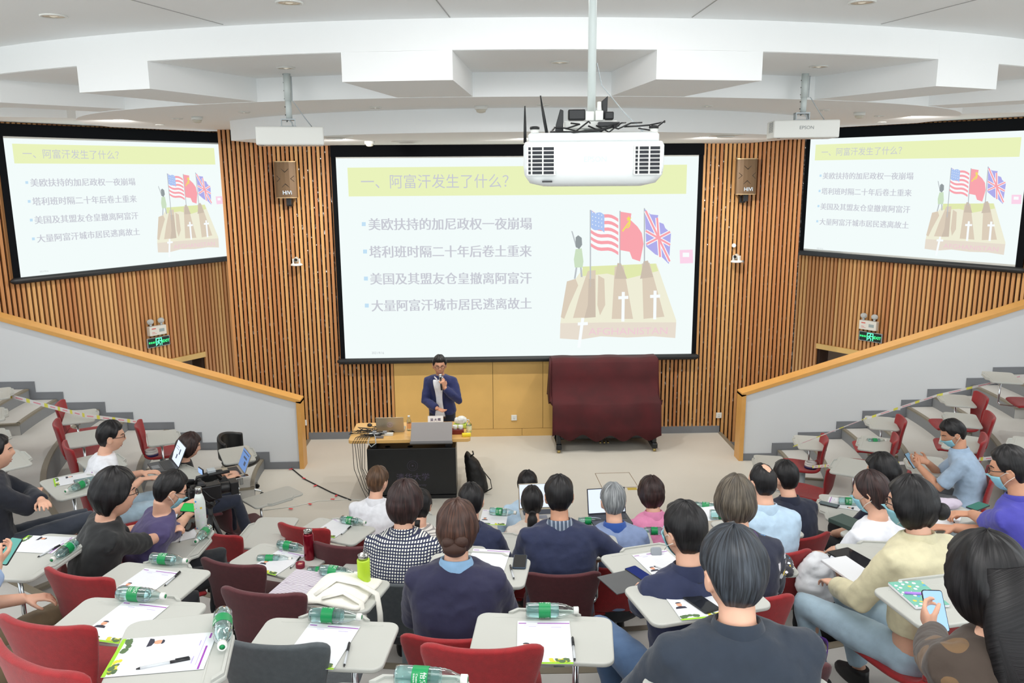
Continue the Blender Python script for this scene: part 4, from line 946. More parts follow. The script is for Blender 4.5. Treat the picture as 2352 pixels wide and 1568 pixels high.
    if collar:
        b = MB(); nn = 24
        def crg(rad, z, dy=0): return [Vector((rad*math.cos(a), yn+.0+dy+rad*1.0*math.sin(a), z+(.012*math.sin(a)*-1))) for a in [2*PI*i/nn for i in range(nn)]]
        b.loft([crg(.092, zn-.045, -.004), crg(.079, zn-.008, -.004), crg(.070, zn+.022), crg(.064, zn+.022), crg(.064, zn-.03)], cap=False); o = b.build('collar', collar, root); solid(o, .006, 1)
    if strap:
        b = MB(); nn = 28; b.loft([[Vector((rad*math.cos(a), yn-.005+rad*math.sin(a), zz-.02*math.sin(a))) for a in [2*PI*i/nn for i in range(nn)]] for rad, zz in ((.078, zn+.004), (.094, zn-.018))], cap=False); o = b.build('lanyard', strap, root); solid(o, .004, 0)
    pants = pants or cloth('trousers_dark', (38, 40, 46)); b = MB()
    b.loft([[Vector(((a+.014)*math.cos(q), cy_(zh)+(c+.014)*math.sin(q), z)) for q in [2*PI*i/24 for i in range(24)]] for z, a, c in ((zh-.10, .13*w, .10), (zh-.05, .165*w, .118), (zh+.04, .168*w, .118), (zh+.08, .15*w, .10))])
    for s, Hp, K, A in legs:
        if hem == -1: continue
        b.tube([Hp, Hp+(K-Hp)*.5, K, K+(A-K)*.45, A+(K-A)*.08], [.098, .090, .072, .060, .055], 16)
    o = b.build('trousers', pants, root); remesh(o, .013, 5, .5, disp=.014, dscale=.08)
    for s, Hp, K, A in legs:
        b = MB(); Mf = Matrix.Translation(A+Vector((0, 0, -.09))) @ Matrix.Rotation(R(-8*s), 4, 'Z')
        b.loft([[Mf @ Vector((wd*math.cos(q), yy+ln*math.sin(q), z)) for q in [2*PI*i/18 for i in range(18)]] for z, wd, ln, yy in ((.0, .044, .132, .058), (.02, .047, .136, .058), (.045, .044, .125, .05), (.075, .040, .085, .018), (.11, .042, .055, -.005))])
        b.build('shoe', shoes or mat('shoe_black', (24, 24, 26), .5), root)
    # hair
    if hair:
        b = MB(); make_hair(b, hair[0], hash_(key), Mh, hx); h = b.build('hair', hair[1] or H_blk, root)
    if glasses:
        b = MB()
        for s in (1, -1):
            b.tube([Mh @ Vector((s*.034+.022*math.cos(a), .100, .010+.016*math.sin(a))) for a in [2*PI*i/14 for i in range(15)]], .0022, 6); b.tube([Mh @ Vector((s*.056, .098, .014)), Mh @ Vector((s*.076, .07, .012)), Mh @ Vector((s*.080, -.01, .008))], .0022, 6)
        b.tube([Mh @ Vector((-.012, .102, .012)), Mh @ Vector((.012, .102, .012))], .002, 6); b.build('glasses', mat('frame_dark', (30, 26, 26), .3), root)
    if mask:
        rows = []
        for i in range(9):
            zz = -.18-.80*i/8; row = []
            for j in range(15):
                ph = R(-66+132*j/14); rr_ = math.sqrt(max(.02, 1-zz*zz)) if zz > -.98 else .2; x, y = rr_*math.sin(ph), rr_*math.cos(ph); pp_ = head_pt(x, y, zz); row.append(Mh @ (pp_+Vector((x*.006, .008+.006*(1-abs(j-7)/7), 0))))
            rows.append(row)
        b = sheet(rows); o = b.build('face_mask', mat('mask_blue', (150, 208, 224), .8, bump=.2, bscale=30), root); solid(o, .003, 0)
        b = MB()
        for s in (1, -1):
            for zz in (.0, -.06): b.tube([Mh @ Vector((s*.066, .045, -.02+zz)), Mh @ Vector((s*.084, .01, .005+zz*.8)), Mh @ Vector((s*.086, -.028, -.0+zz*.3))], .0016, 5)
        b.build('mask_loop', M_white, root)
    if bare or True:
        if vox < .0075:
            for s in (1, -1):
                b = MB(); e0 = surf(s*.031, .008, -.0035); b.ell(tuple(e0), (.0125, .006, .0048), 12, 8, Mh); b.build('eye', mat('eye_white', (214, 206, 200), .3), root)
                b = MB(); b.ell(tuple(e0+Vector((0, .0036, -.0005))), (.0050, .003, .0046), 10, 7, Mh); b.build('iris', mat('iris_dark', (28, 20, 18), .2), root)
                b = MB(); b.tube([Mh @ surf(s*.014, .026, .001), Mh @ surf(s*.032, .031, .001), Mh @ surf(s*.050, .025, .001)], [.0028, .0036, .002], 6); b.build('eyebrow', hair[1] or H_blk if False else mat('brow', (34, 28, 26), .7), root)
            if not mask:
                b = MB(); b.tube([Mh @ surf(-.022, -.068, -.001), Mh @ surf(0, -.064, 0), Mh @ surf(.022, -.068, -.001)], [.002, .0042, .002], 8); b.tube([Mh @ surf(-.018, -.074, -.001), Mh @ surf(0, -.077, 0), Mh @ surf(.018, -.074, -.001)], [.002, .0042, .002], 8); b.build('lips', mat('lips', (176, 104, 92), .45), root)
    def ty(x, z, g):
        t = (z-zh)/L; a = interp([(q[0], q[1]) for q in TP], t)*w+g; c = interp([(q[0], q[2]) for q in TP], t)*(.5+.5*w)+g
        return cy_(z)+(.012 if t > .7 else 0)+c*max(0, 1-(abs(x)/a)**2.2)**.5
    PEOPLE[key] = (root, Mw, arms, Mh, hc); TORSO[key] = (ty, zh, zn)
    if chairc:
        cp = root_loc-f*dchair; cr = empty('tablet_chair', (cp.x, cp.y, z0), yw, chairlab, 'chair', 'tablet-arm chairs of the lecture hall'); t = None
        if tab:
            dd = Vector((tab[0]-cp.x, tab[1]-cp.y, 0)); t = (dd.dot(r), dd.dot(f), R(tab[2])-yw)
        elif tab is None: t = (.14, .33, 0)
        chair_parts(cr, chairc, t, key)
    return root
def hash_(s): return sum(ord(c)*(i+3) for i, c in enumerate(s))
navy = cloth('navy', (34, 42, 74)); navy2 = cloth('navy_dark', (24, 30, 52)); whitec = cloth('white', (232, 234, 240)); blackc = cloth('black', (22, 24, 26)); denim = cloth('denim', (84, 112, 150)); ldenim = cloth('denim_light', (168, 192, 208)); khaki = cloth('khaki', (112, 96, 72))
lblue = cloth('light_blue', (184, 210, 232)); lblue2 = cloth('light_blue_polo', (160, 182, 206)); beige = cloth('beige', (212, 204, 170)); pinkc = cloth('pink', (226, 138, 178)); dgry = cloth('dark_grey', (52, 54, 58))
D = {}
P = person
P('A', 1, (868, 1106), whitec, 'man in a white shirt with brown hair in the front row', hair=('short', H_lbr), collar=whitec, look=(-12, 0), chairc=Rd, chairlab='red chair under the man in the white shirt', vox=.009, sleeve='elbow')
P('B', 0, (1212, 1112), lblue, 'person with short dark hair and pale blue top, half hidden behind the ponytail', hair=('full', H_blk), hs=.95, chairc=Rd, chairlab='red chair under the person in the pale blue top', vox=.009)
P('N', 2, (1803, 1097), navy2, 'man in a dark navy shirt at the right, beside the balding man', yaw=0, hair=('short', H_blk), collar=navy2, look=(8, 0), chairc=Rd, chairlab='red chair under the man in the dark navy shirt', vox=.009)
P('C', 1, (1222, 1152), beige and cloth('cream', (214, 206, 196)), 'woman in a cream top with a black ponytail', hair=('tight', H_blk), hx=[('ball', (0, -.098, -.055), (.03, .024, .03)), ('tail', [(0, -.10, -.05), (.0, -.128, -.09), (-.005, -.13, -.15), (.01, -.115, -.21)], [.022, .040, .036, .010])], chairc=Rd, chairlab='red chair under the woman with the ponytail', w=.88, vox=.009)
P('D', 1, (966, 1160), pattern_mat('cloth_stripe', 'stripe', (226, 222, 216)), 'woman in a striped top half hidden behind the checked shirt', hair=('tight', H_blk), hx=[('tail', [(0, -.09, -.08), (0, -.10, -.13), (0, -.09, -.17)], [.02, .025, .012])], chairc=Rd, chairlab='red chair under the woman in the striped top', w=.88, vox=.009)
P('G', 2, (1082, 1152), navy, 'man in a navy shirt with short black hair, left of the ponytail', hair=('short', H_blk), collar=navy, look=(10, 0), chairc=Rd, chairlab='red chair under the man in navy left of the ponytail', vox=.009)
P('F', 2, (1408, 1152), cloth('blue_grey', (128, 146, 184)), 'grey-haired man in a pale blue polo with a royal blue collar', hair=('short', H_gry), collar=cloth('royal', (44, 82, 160)), chairc=Rd, chairlab='red chair under the grey-haired man in the polo', tab=TB['F'], vox=.009)
P('E', 1, (1496, 1134), pinkc, 'woman in a pink blouse with a short dark bob', hair=('full', H_dbr), collar=pinkc, sleeve='elbow', w=.95, hs=1.06, chairc=Rd, chairlab='red chair under the woman in pink', vox=.009)
P('M', 3, (1750, 1107), lblue, 'balding man in a light blue shirt', hair=('bald', H_blk), collar=lblue, look=(14, 4), sleeve='long', chairc=Rd, chairlab='red chair under the balding man', yaw=-4, vox=.009)
P('H', 3, (930, 1158), pattern_mat('cloth_check', 'grid', (30, 38, 70)), 'woman in a navy and white checked blouse', hair=('full', H_dbr), collar=pattern_mat('cloth_check', 'grid', (30, 38, 70)), sleeve='elbow', look=(-10, 0), w=1.02, hs=1.08, chairc=Gy, chairlab='grey chair under the woman in the checked blouse', dchair=.02)
P('I', 3, (1284, 1140), navy, 'broad man in a navy polo with a plaid collar', hair=('short', H_blk), collar=pattern_mat('cloth_plaid', 'plaid', (70, 84, 104)), w=1.12, skin=M_skin2, R_=dict(w=(.30, .16, .70), hint=(1, -.6, -.4)), chairc=Mr, chairlab='maroon chair under the man with the plaid collar', dchair=.03)
P('L', 4, (1690, 1150), pattern_mat('cloth_flower', 'flower', (38, 42, 62)), 'woman in a dark blouse printed with flowers and a purple lanyard', hz=1.2, hs=.97, hair=('bob', H_mix), sleeve='long', strap=mat('lanyard_purple', (112, 60, 160), .6), w=.98, chairc=Rd, chairlab='red chair under the woman in the floral blouse', yaw=-6)
P('R', 2, (2027, 1085), navy2, 'curly-haired man in dark navy with a hand on his knee', hair=('full', H_blk), collar=navy2, glasses=True, mask=True, look=(18, -10), yaw=8, pants=cloth('black_denim', (46, 48, 52)), L_=dict(w=(1915, 1225, .62, 0), hint=(-.8, 0, -.6)), chairc=Rd, chairlab='red chair under the curly-haired man', vox=.0072, tab=TB['R'], hs=1.1, w=1.08, knees=((.10, .44, .55), (-.16, .46, .55)))
P('Q', 3, (2003, 1132), whitec, 'woman in a white T-shirt and face mask', hz=1.2, hair=('tight', H_dbr), mask=True, look=(22, -12), yaw=6, w=.98, hs=1.08, chairc=Rd, chairlab='red chair under the woman in the white T-shirt', tab=TB['Q'], hem=None)
P('S', 2, (2190, 995), lblue2, 'man in a light blue polo looking down at his phone', hz=1.14, hair=('short', H_blk), collar=lblue2, mask=True, look=(16, -28), yaw=20, lean=.10, skin=M_skin2, pants=cloth('grey_trouser', (104, 104, 108)),
  L_=dict(w=(2112, 1072, .80, 0), d=(.35, .75, .35), n=(.9, .1, .35), curl=.9), R_=dict(w=(2128, 1060, .84, 0), d=(-.2, .9, .3), n=(-.8, 0, .5), curl=.8), chairc=Rd, chairlab='dark red chair under the man in the light blue polo', tab=TB['S'], vox=.006)
P('J', 4, (1050, 1213), cloth('navy_jacket', (36, 36, 66)), 'woman in a navy jacket with brown hair pinned up in a bun', hz=1.2, hair=('full', H_brn), hs=.98, hx=[('ball', (.0, -.112, -.050), (.056, .034, .040)), ('ball', (.03, -.112, -.015), (.034, .026, .03)), ('ball', (-.025, -.112, -.02), (.034, .026, .028))], collar=cloth('chambray', (132, 170, 204)), sleeve='long', jacket=1, hem=.48, w=1.0, pants=ldenim, chairc=Rd, chairlab='red chair with a curved top under the woman in the navy jacket', tab=TB['J'], dchair=.06, lean=.02)
P('K', 4, (1572, 1222), navy, 'man in a navy polo with thick black hair, arm resting on his jeans', hz=1.24, hair=('short', H_blk), collar=navy, mask=True, look=(18, 0), hs=1.06, w=1.04, pants=denim, yaw=8, L_=dict(w=(1455, 1400, .66, 0), d=(.1, .5, .6), n=(1, 0, 0), curl=1.2, hint=(-.9, -.5, -.7)), chairc=Mr, chairlab='maroon chair under the man with thick black hair', tab=TB['K'], knees=((.10, .42, .55), (-.24, .40, .56)), vox=.0065, lean=.0)
P('W', 3, (262, 1135), blackc, 'woman in a black top holding a phone over her tablet', hz=1.27, hair=('full', H_blk), hx=[], look=(4, -6), glasses=True, sleeve='elbow', yaw=-34, lean=.08, w=1.08, hs=1.16,
  R_=dict(w=(382, 1228, .86, 0), dw=(.9, .6, .35), n=(0, -.3, -1), curl=.9, hint=(.6, -.4, -.9)), L_=dict(w=(352, 1205, .84, 0), dw=(1, .25, .25), n=(0, .3, 1), curl=.7), chairc=Rd, chairlab='red chair under the woman in the black top', tab=TB['g'], vox=.006, dchair=.0)
P('X', 3, (390, 1126), cloth('purple_navy', (74, 66, 108)), 'man in a faded purple T-shirt and face mask bent over a phone', hz=1.12, hair=('short', H_blk), look=(8, -26), mask=True, glasses=True, yaw=-38, lean=.14, R_=dict(w=(440, 1180, .76, 0), dw=(.2, 1, .2), curl=.9), L_=dict(w=(425, 1160, .78, 0), dw=(.6, .8, .1), curl=.8), chairc=Rd, chairlab='red chair under the man in the purple T-shirt', tab=False, vox=.0065)
P('V', 2, (254, 1003), whitec, 'man in a white T-shirt and glasses typing on a laptop', hz=1.2, hair=('short', H_blk), glasses=True, look=(-4, -6), yaw=-18, lean=.04, pants=ldenim, R_=dict(w=(325, 1100, .78, 0), dw=(1, .25, .05), curl=.35), L_=dict(w=(328, 1085, .79, 0), dw=(1, .1, .05), curl=.35), chairc=Rd, chairlab='red chair under the man in the white T-shirt', tab=TB['V'], vox=.006, hs=1.08, w=1.04)
P('Y', 3, (-8, 1040), cloth('navy_coat', (26, 30, 42)), 'man in a dark jacket with folded arms at the left edge', hz=1.2, hair=('short', H_blk), sleeve='long', jacket=1, yaw=-22, lean=.0, pants=cloth('slate_trouser', (44, 50, 62)), R_=dict(w=(-.14, .18, .80), hint=(.9, .3, -.5), d=(-1, .1, .1)), L_=dict(w=(.14, .20, .84), hint=(-.9, .3, -.5), d=(1, .1, .1)), knees=((.12, .48, .62), (-.12, .46, .56)), feet=((.10, .62, .10), (-.1, .40, .1)), chairc=Rd, chairlab='red chair under the man with folded arms', tab=TB['Y'], vox=.0072)
P('Z', 1, (434, 1024), blackc, 'woman with long dark hair behind a laptop, in canvas shoes', hz=1.13, hair=('bob', H_dbr), hx=[('tail', [(0, -.085, .0), (0, -.115, -.14), (-.01, -.12, -.28), (-.02, -.10, -.36)], [.05, .075, .06, .02], .55)], look=(0, -16), yaw=-16, sleeve='long', w=.86, pants=cloth('navy_jeans', (36, 42, 60)), shoes=mat('shoe_navy', (26, 34, 56), .7), R_=dict(w=(.08, .34, .76), curl=.4), L_=dict(w=(-.10, .34, .76), curl=.4), chairc=Mr, chairlab='dark red chair under the woman with the laptop', tab=TB['Zl'], feet=((.12, .50, .09), (-.10, .36, .09)), vox=.0072)
P('P', 4, (2093, 1158), beige, 'woman in a beige trench coat with her hair in a low bun', hz=1.22, hair=('bob', H_blk), hx=[('ball', (.02, -.125, -.02), (.042, .036, .040))], collar=beige, glasses=True, mask=True, look=(30, -4), yaw=10, sleeve='long', jacket=1, w=1.02, pants=ldenim, L_=dict(w=(-.16, .30, .70)), chairc=Rd, chairlab='red chair with a curved shell under the woman in the trench coat', tab=TB['P'], knees=((.06, .44, .54), (-.26, .40, .56)), vox=.0072, dchair=.07, hs=1.04, hem=.56)
P('T', 4, (2322, 1078), cloth('violet', (70, 68, 166)), 'man in a violet polo with tiny red dots, writing in a notebook', hz=1.2, hair=('short', H_blk), collar=cloth('violet', (70, 68, 166)), glasses=True, mask=True, look=(16, -14), yaw=14, skin=M_skin2, lean=.08, w=1.06, pants=cloth('black_denim', (46, 48, 52)), L_=dict(w=(2232, 1180, .80, 0), dw=(-1, .4, -.1), curl=.8, pinch=1), R_=dict(w=(.05, .34, .74)), chairc=Rd, chairlab='red chair under the man in the violet polo', tab=TB['T'], vox=.006)
P('U', 5, (2268, 1335), pattern_mat('cloth_camo', 'camo', (112, 86, 58)), 'woman with very long black hair in a brown mottled shirt', hz=1.27, hair=('bob', H_blk), hs=1.12, hx=[('tail', [(0, -.075, .07), (0, -.10, -.08), (0, -.135, -.22), (0, -.16, -.36), (0, -.15, -.50)], [.085, .122, .130, .118, .07], .52)], look=(8, -8), sleeve='long', jacket=.6, yaw=4, w=1.05, pants=cloth('teal_denim', (50, 74, 88)), L_=dict(w=(2120, 1408, .76, 0), dw=(.1, 1, .35), n=(.9, 0, .2), curl=.9, hint=(-.9, -.3, -.5)), chairc=Rd, chairlab='red chair under the woman with very long hair', tab=TB['U'], knees=((.12, .42, .54), (-.30, .40, .56)), vox=.0065, ctop='shirt', dchair=.0)
P('O', 5, (1684, 1316), cloth('suit_charcoal', (34, 44, 58)), 'grey-haired man in a dark suit jacket, back to the camera', hz=1.31, hair=('short', H_salt), hs=1.10, collar=cloth('suit_charcoal', (34, 44, 58)), sleeve='long', jacket=1, w=1.12, look=(10, -4), yaw=0, pants=cloth('suit_trouser', (44, 46, 50)), L_=dict(w=(-.34, .20, .60), hint=(-1, -.5, -.2)), chairc=Mr, chairlab='dark chair hidden under the man in the suit jacket', tab=False, knees=((.14, .40, .54), (-.30, .42, .56)), dchair=-.02, hem=.46)
P('zz', 4, (-70, 1215), cloth('blue_shirt', (150, 180, 222)), 'person at the left edge in a light blue rolled sleeve holding a phone', hz=1.2, yaw=-12, sleeve='elbow', pants=khaki, R_=dict(w=(12, 1275, .80, 0), dw=(.3, .9, .5), curl=.9, n=(-.5, 0, .6)), chairc=Rd, chairlab='chair at the left edge under the person in the blue sleeve', tab=TB['f'], vox=.0065, knees=((.13, .50, .54), (-.12, .46, .54)))
# the speaker, standing behind the desk
Msp = at_y(1014, 843, 10.78)
P('Sp', 0, (1014, 843), navy and cloth('speaker_navy', (36, 44, 92)), 'speaker in a navy jacket and white shirt talking into a microphone', hz=1.50, stand=1, pos=(Msp.x, Msp.y-.0, R(170)), sleeve='long', jacket=.8, hem=.80, ctop='jacket', look=(16, -8), glasses=True, w=.94, hs=1.08, skin=M_skin2, lean=.07, pants=cloth('speaker_trousers', (28, 30, 44)), vox=.005,
  L_=dict(w=(-.09, .24, 1.23), d=(.25, .15, .9), n=(.5, -.8, 0), curl=1.1, hint=(-.7, -.3, -.7)), R_=dict(w=(.0, .30, .96), d=(-.85, .55, -.1), n=(0, .1, 1), curl=.15, hint=(.8, -.4, -.4)))
# ================================================================ lectern desk and what lies on it
DZ = .78
e = empty('lectern_desk', (-.955, 10.12, 0), 0, 'wooden-topped black lectern desk in front of the speaker', 'desk')
b = MB(); b.prism(rrect(.755, .365, .05, 5), DZ-.045, DZ); b.build('desk_top', mat('desk_birch', (224, 178, 108), .35, noise=(5, .06)), e, bevel=.006)
b = MB(); b.box(-.53, .57, -.36, .10, .05, .66); b.build('cabinet', mat('cabinet_black', (22, 24, 27), .35), e, bevel=.006)
b = MB(); b.box(-.53, .57, -.37, .12, .0, .045); b.build('plinth', M_black, e)
b = MB(); b.box(-.50, -.42, -.30, .05, .66, .74); b.box(.44, .52, -.30, .05, .66, .74); b.build('top_support', M_black, e)
for x in (-.28, .0):
    b = MB(); b.lathe([(.035, .661), (.03, .664), (.028, .661)], 20, Matrix.Translation((x, -.28, 0))); b.build('cable_port', M_blackm, e)
b = MB()
MT = Matrix.Translation((.03, -.3615, .28)) @ UPR
add_text(b, '清华大学', MT, .105); add_text(b, 'Tsinghua University', MT @ Matrix.Translation((0, -.10, 0)), .042)
b.tube([MT @ Vector((.065*math.cos(a), .155+.065*math.sin(a), 0)) for a in [2*PI*i/40 for i in range(41)]], .0018, 4); b.tube([MT @ Vector((.042*math.cos(a), .155+.042*math.sin(a), 0)) for a in [2*PI*i/30 for i in range(31)]], .0014, 4); b.ell(tuple(MT @ Vector((0, .155, 0))), (.01, .002, .01), 8, 5)
b.build('emblem', mat('emblem_violet', (78, 70, 92), .5), e)
def thing_mesh(b, name, m, label, cat, group=None, **kw): return tag(b.build(name, m, **kw), label, cat, group)
e = empty('monitor', (-.68, 9.80, DZ), 0, 'grey back of a monitor tilted on the lectern desk', 'monitor')
Mm = Matrix.Translation((0, -.08, .0)) @ Matrix.Rotation(R(-48), 4, 'X')
b = MB(); b.box(-.255, .255, -.012, .012, -.03, .25, Mm); b.build('panel', mat('monitor_grey', (150, 146, 146), .5), e, bevel=.004)
b = MB(); b.box(-.262, .262, -.016, .010, -.055, -.022, Mm); b.build('bottom_bezel', mat('bezel_grey', (104, 104, 106), .4), e, bevel=.003)
b = MB(); b.box(-.05, .05, .02, .2, .0, .02); b.tube([(0, .12, .01), (0, .08, .10)], .02, 10); b.build('stand', M_black, e)
e = empty('name_card', (-.66, 10.33, DZ), R(2), 'white and purple name card standing behind the monitor', 'name card')
b = MB(); b.box(-.10, .10, -.045, -.04, .0, .115, Matrix.Rotation(R(-14), 4, 'X')); b.box(-.10, .10, .04, .045, .0, .115, Matrix.Rotation(R(14), 4, 'X')); b.build('card', mat('card_white', (240, 240, 242), .5), e)
Mn = Matrix.Rotation(R(-14), 4, 'X')
b = MB(); b.add([Mn @ Vector(p) for p in [(-.10, -.0462, .0), (.10, -.0462, .0), (.10, -.0462, .035)]+[(.10-.2*i/10, -.0462, .035-.018*math.sin(PI*i/10)) for i in range(1, 10)]+[(-.10, -.0462, .035)]], [tuple(range(12))]); b.build('purple_band', mat('band_purple', (150, 70, 170), .5), e)
b = MB(); add_text(b, '吴大辉', Mn @ Matrix.Translation((0, -.0468, .07)) @ UPR, .042, bold=.02, space=1.3); b.build('name_text', mat('text_ink', (70, 50, 90), .5), e)
def laptop(loc, yaw, lab, body, scr, open_=105, logo=False, W_=.31, Dp=.215, content=None):
    e = empty('laptop', loc, yaw, lab, 'laptop')
    b = MB(); b.prism(rrect(W_/2, Dp/2, .012, 3), 0, .014); b.build('base', body, e, bevel=.002)
    b = MB(); b.box(-W_*.42, W_*.42, -.01, .085, .0142, .0155)
    for i in range(1, 5): b.box(-W_*.42, W_*.42, -.01+i*.019-.001, -.01+i*.019+.001, .0155, .0158)
    b.build('keyboard', mat('keys_dark', (40, 42, 46), .5), e)
    b = MB(); b.box(-.05, .05, -.095, -.03, .0142, .0148); b.build('trackpad', mat('pad_grey', (120, 122, 126), .4), e)
    Ml = Matrix.Translation((0, Dp/2, .012)) @ Matrix.Rotation(R(90-open_), 4, 'X') if True else None
    b = MB(); b.box(-W_/2, W_/2, -.003, .004, 0, .205, Ml); b.build('lid', body, e, bevel=.002)
    b = MB(); b.box(-W_/2+.008, W_/2-.008, -.0045, -.0032, .012, .198, Ml); b.build('screen', scr, e)
    if content:
        b = MB()
        for (x0, x1, z0, z1) in content: b.box(x0, x1, -.0055, -.0046, z0, z1, Ml)
        b.build('screen_content', mat('content_dark', (90, 96, 110), emit=.6), e)
    if logo:
        b = MB(); b.tube([Ml @ Vector((.035*math.cos(a), .006, .10+.035*math.sin(a))) for a in [2*PI*i/24 for i in range(25)]], .003, 5); b.tube([Ml @ Vector((.02*math.cos(a), .006, .10+.02*math.sin(a))) for a in [2*PI*i/16 for i in range(17)]], .002, 5); b.ell(tuple(Ml @ Vector((0, .006, .10))), (.008, .002, .008), 8, 5)
        b.build('lid_emblem', mat('emblem_grey', (196, 170, 178), .4), e)
    return e
M_alu = mat('aluminium', (186, 178, 160), .35, metal=.6); M_scrL = mat('screen_glow', (214, 224, 244), emit=.75); M_scrB = mat('screen_blue', (110, 140, 190), emit=.7)
laptop((-1.22, 10.17, DZ), PI, 'silver laptop with a round emblem on its lid, left on the lectern desk', M_alu, M_scrL, logo=True, W_=.35)
b = MB(); b.ell((0, 0, .012), (.032, .045, .022), 14, 8); thing_mesh(b, 'computer_mouse', M_black, 'black mouse at the back left of the lectern desk', 'mouse', loc=(-1.52, 10.34, DZ), rz=.4)
random.seed(11); b = MB()
for i in range(11):
    x, y = -1.60+.03*i, 10.0+random.uniform(-.12, .15); pts = [(x+random.uniform(-.16, .16), y+random.uniform(-.10, .10), .012+random.random()*.035) for _ in range(6)]; b.tube(pts, .0045, 6)
for i in range(6):
    x = -.80-.1+random.uniform(-.02, .03); xx = -1.62+.03*i; b.tube([(xx+.1, 9.95, .02), (xx, 9.80, .02), (xx-.03, 9.72, -.03), (xx-.02+.02*math.sin(i), 9.70, -.35), (xx+.06, 9.73, -.62), (xx+.10+.03*i, 9.78, -.76), (xx+.25, 9.85, -.772)], .0042, 6)
thing_mesh(b, 'cable_tangle', M_black, 'tangle of black cables on the left end of the desk, hanging to the floor', 'cables', loc=(0, 0, DZ))
b = MB(); b.tube([(-1.45, 9.80, .02), (-1.46, 9.72, -.02), (-1.42, 9.70, -.07), (-1.36, 9.72, -.03), (-1.38, 9.80, .03), (-1.42, 9.95, .03)], .006, 8); thing_mesh(b, 'grey_cable', M_greym, 'thick grey cable looping over the front edge of the desk', 'cable', loc=(0, 0, DZ))
e = empty('power_strip', (-1.32, 9.94, DZ), R(-3), 'white power strip on the lectern desk before the laptop', 'power strip'); b = MB(); b.box(-.15, .15, -.028, .028, 0, .032); b.build('case', M_white, e, bevel=.005); b = MB(); b.box(-.11, -.06, -.02, .02, .032, .055); b.box(.02, .07, -.02, .02, .032, .055); b.build('plug', mat('plug_grey', (150, 152, 156), .5), e, bevel=.003)
b = MB(); b.box(-.05, .05, -.022, .022, 0, .022); thing_mesh(b, 'adapter_box', mat('adapter_grey', (128, 126, 128), .4, metal=.4), 'small grey adapter box at the front edge of the desk', 'adapter', loc=(-1.33, 9.83, DZ), bevel=.003)
e = empty('tissue_pack', (-.33, 10.2, DZ), R(8), 'green tissue pack with white tissue pulled out, right end of the desk', 'tissues'); b = MB(); b.box(-.085, .085, -.05, .05, 0, .06); b.build('pack', mat('pack_green', (196, 220, 90), .5), e, bevel=.012); b = MB(); b.ell((0, 0, .10), (.085, .05, .055), 16, 9); o = b.build('tissue', M_white, e); remesh(o, .008, 2, .5, disp=.03, dscale=.04)
e = empty('cup_box', (-.36, 9.97, DZ), 0, 'dark red box with white cups beside the monitor', 'box'); b = MB(); b.box(-.075, .075, -.05, .05, 0, .055); b.build('box', mat('box_red', (120, 34, 26), .5), e, bevel=.003)
for x in (-.035, .035): b = MB(); b.lathe([(.026, .05), (.032, .105), (.029, .105), (.024, .055)], 18, Matrix.Translation((x, 0, 0))); b.build('cup', M_white, e)
b = MB(); b.box(-.055, .055, -.038, .038, 0, .035); thing_mesh(b, 'yellow_sponge', mat('sponge_yellow', (240, 214, 50), .9), 'yellow sponge at the right front corner of the desk', 'sponge', loc=(-.25, 9.85, DZ), rz=.1, bevel=.008)
e = empty('sanitizer_bottle', (-.22, 10.02, DZ), 0, 'clear pump bottle of hand sanitizer on the right end of the desk', 'bottle'); b = MB(); b.lathe([(.032, 0), (.034, .02), (.034, .10), (.02, .125), (.012, .13)], 20); b.build('bottle', M_glass, e); b = MB(); b.tube([(0, 0, .13), (0, 0, .16), (-.03, 0, .163)], .007, 8); b.build('pump', M_white, e); b = MB(); b.lathe([(.0346, .03), (.0346, .085)], 20, cap=False); b.build('label', mat('label_pale', (236, 232, 190), .5), e)
# black backpack leaning on the desk
e = empty('backpack', (-.20, 9.98, 0), R(8), 'black backpack leaning against the right side of the lectern desk', 'backpack')
b = MB(); b.loft([[Vector((x0+w_*math.cos(q), .17*math.sin(q)*(1 if z < .4 else .8), z)) for q in [2*PI*i/20 for i in range(20)]] for z, w_, x0 in ((.0, .10, .08), (.04, .13, .08), (.2, .125, .06), (.36, .10, .02), (.46, .06, -.02), (.50, .02, -.04))]); o = b.build('bag', mat('bag_black', (18, 18, 20), .6), e); remesh(o, .012, 4, .5, disp=.03, dscale=.1)
b = MB(); b.tube([(-.03, -.05, .47), (.02, -.10, .53), (.02, -.02, .54)], .01, 8); b.tube([(.10, -.14, .36), (.22, -.17, .20), (.24, -.16, .08), (.16, -.14, .03)], .014, 8, flat=.4); b.build('strap', M_black, e)
e = empty('microphone', (0, 0, 0), 0, 'black handheld microphone with silver head held by the speaker', 'microphone')
_, Mw, arms, Mh, hc = PEOPLE['Sp']
pw = [a for a in arms if a[0] == -1][0]; Wp = pw[4]['_W']; dd = pw[4]['_d']
base = Wp+Vector((.035, .035, .035)); axis = (Mh @ Vector((0, .10, -.07))-base).normalized(); a0 = base-axis*.06; a1 = base+axis*.11
b = MB(); b.tube([Mw @ a0, Mw @ a1], [.011, .014], 14); b.build('handle', M_black, e); b = MB(); b.tube([Mw @ a1, Mw @ (a1+axis*.014)], .020, 16); b.ell(tuple(Mw @ (a1+axis*.03)), (.024, .024, .026), 16, 10); b.build('grille', M_chrome, e)
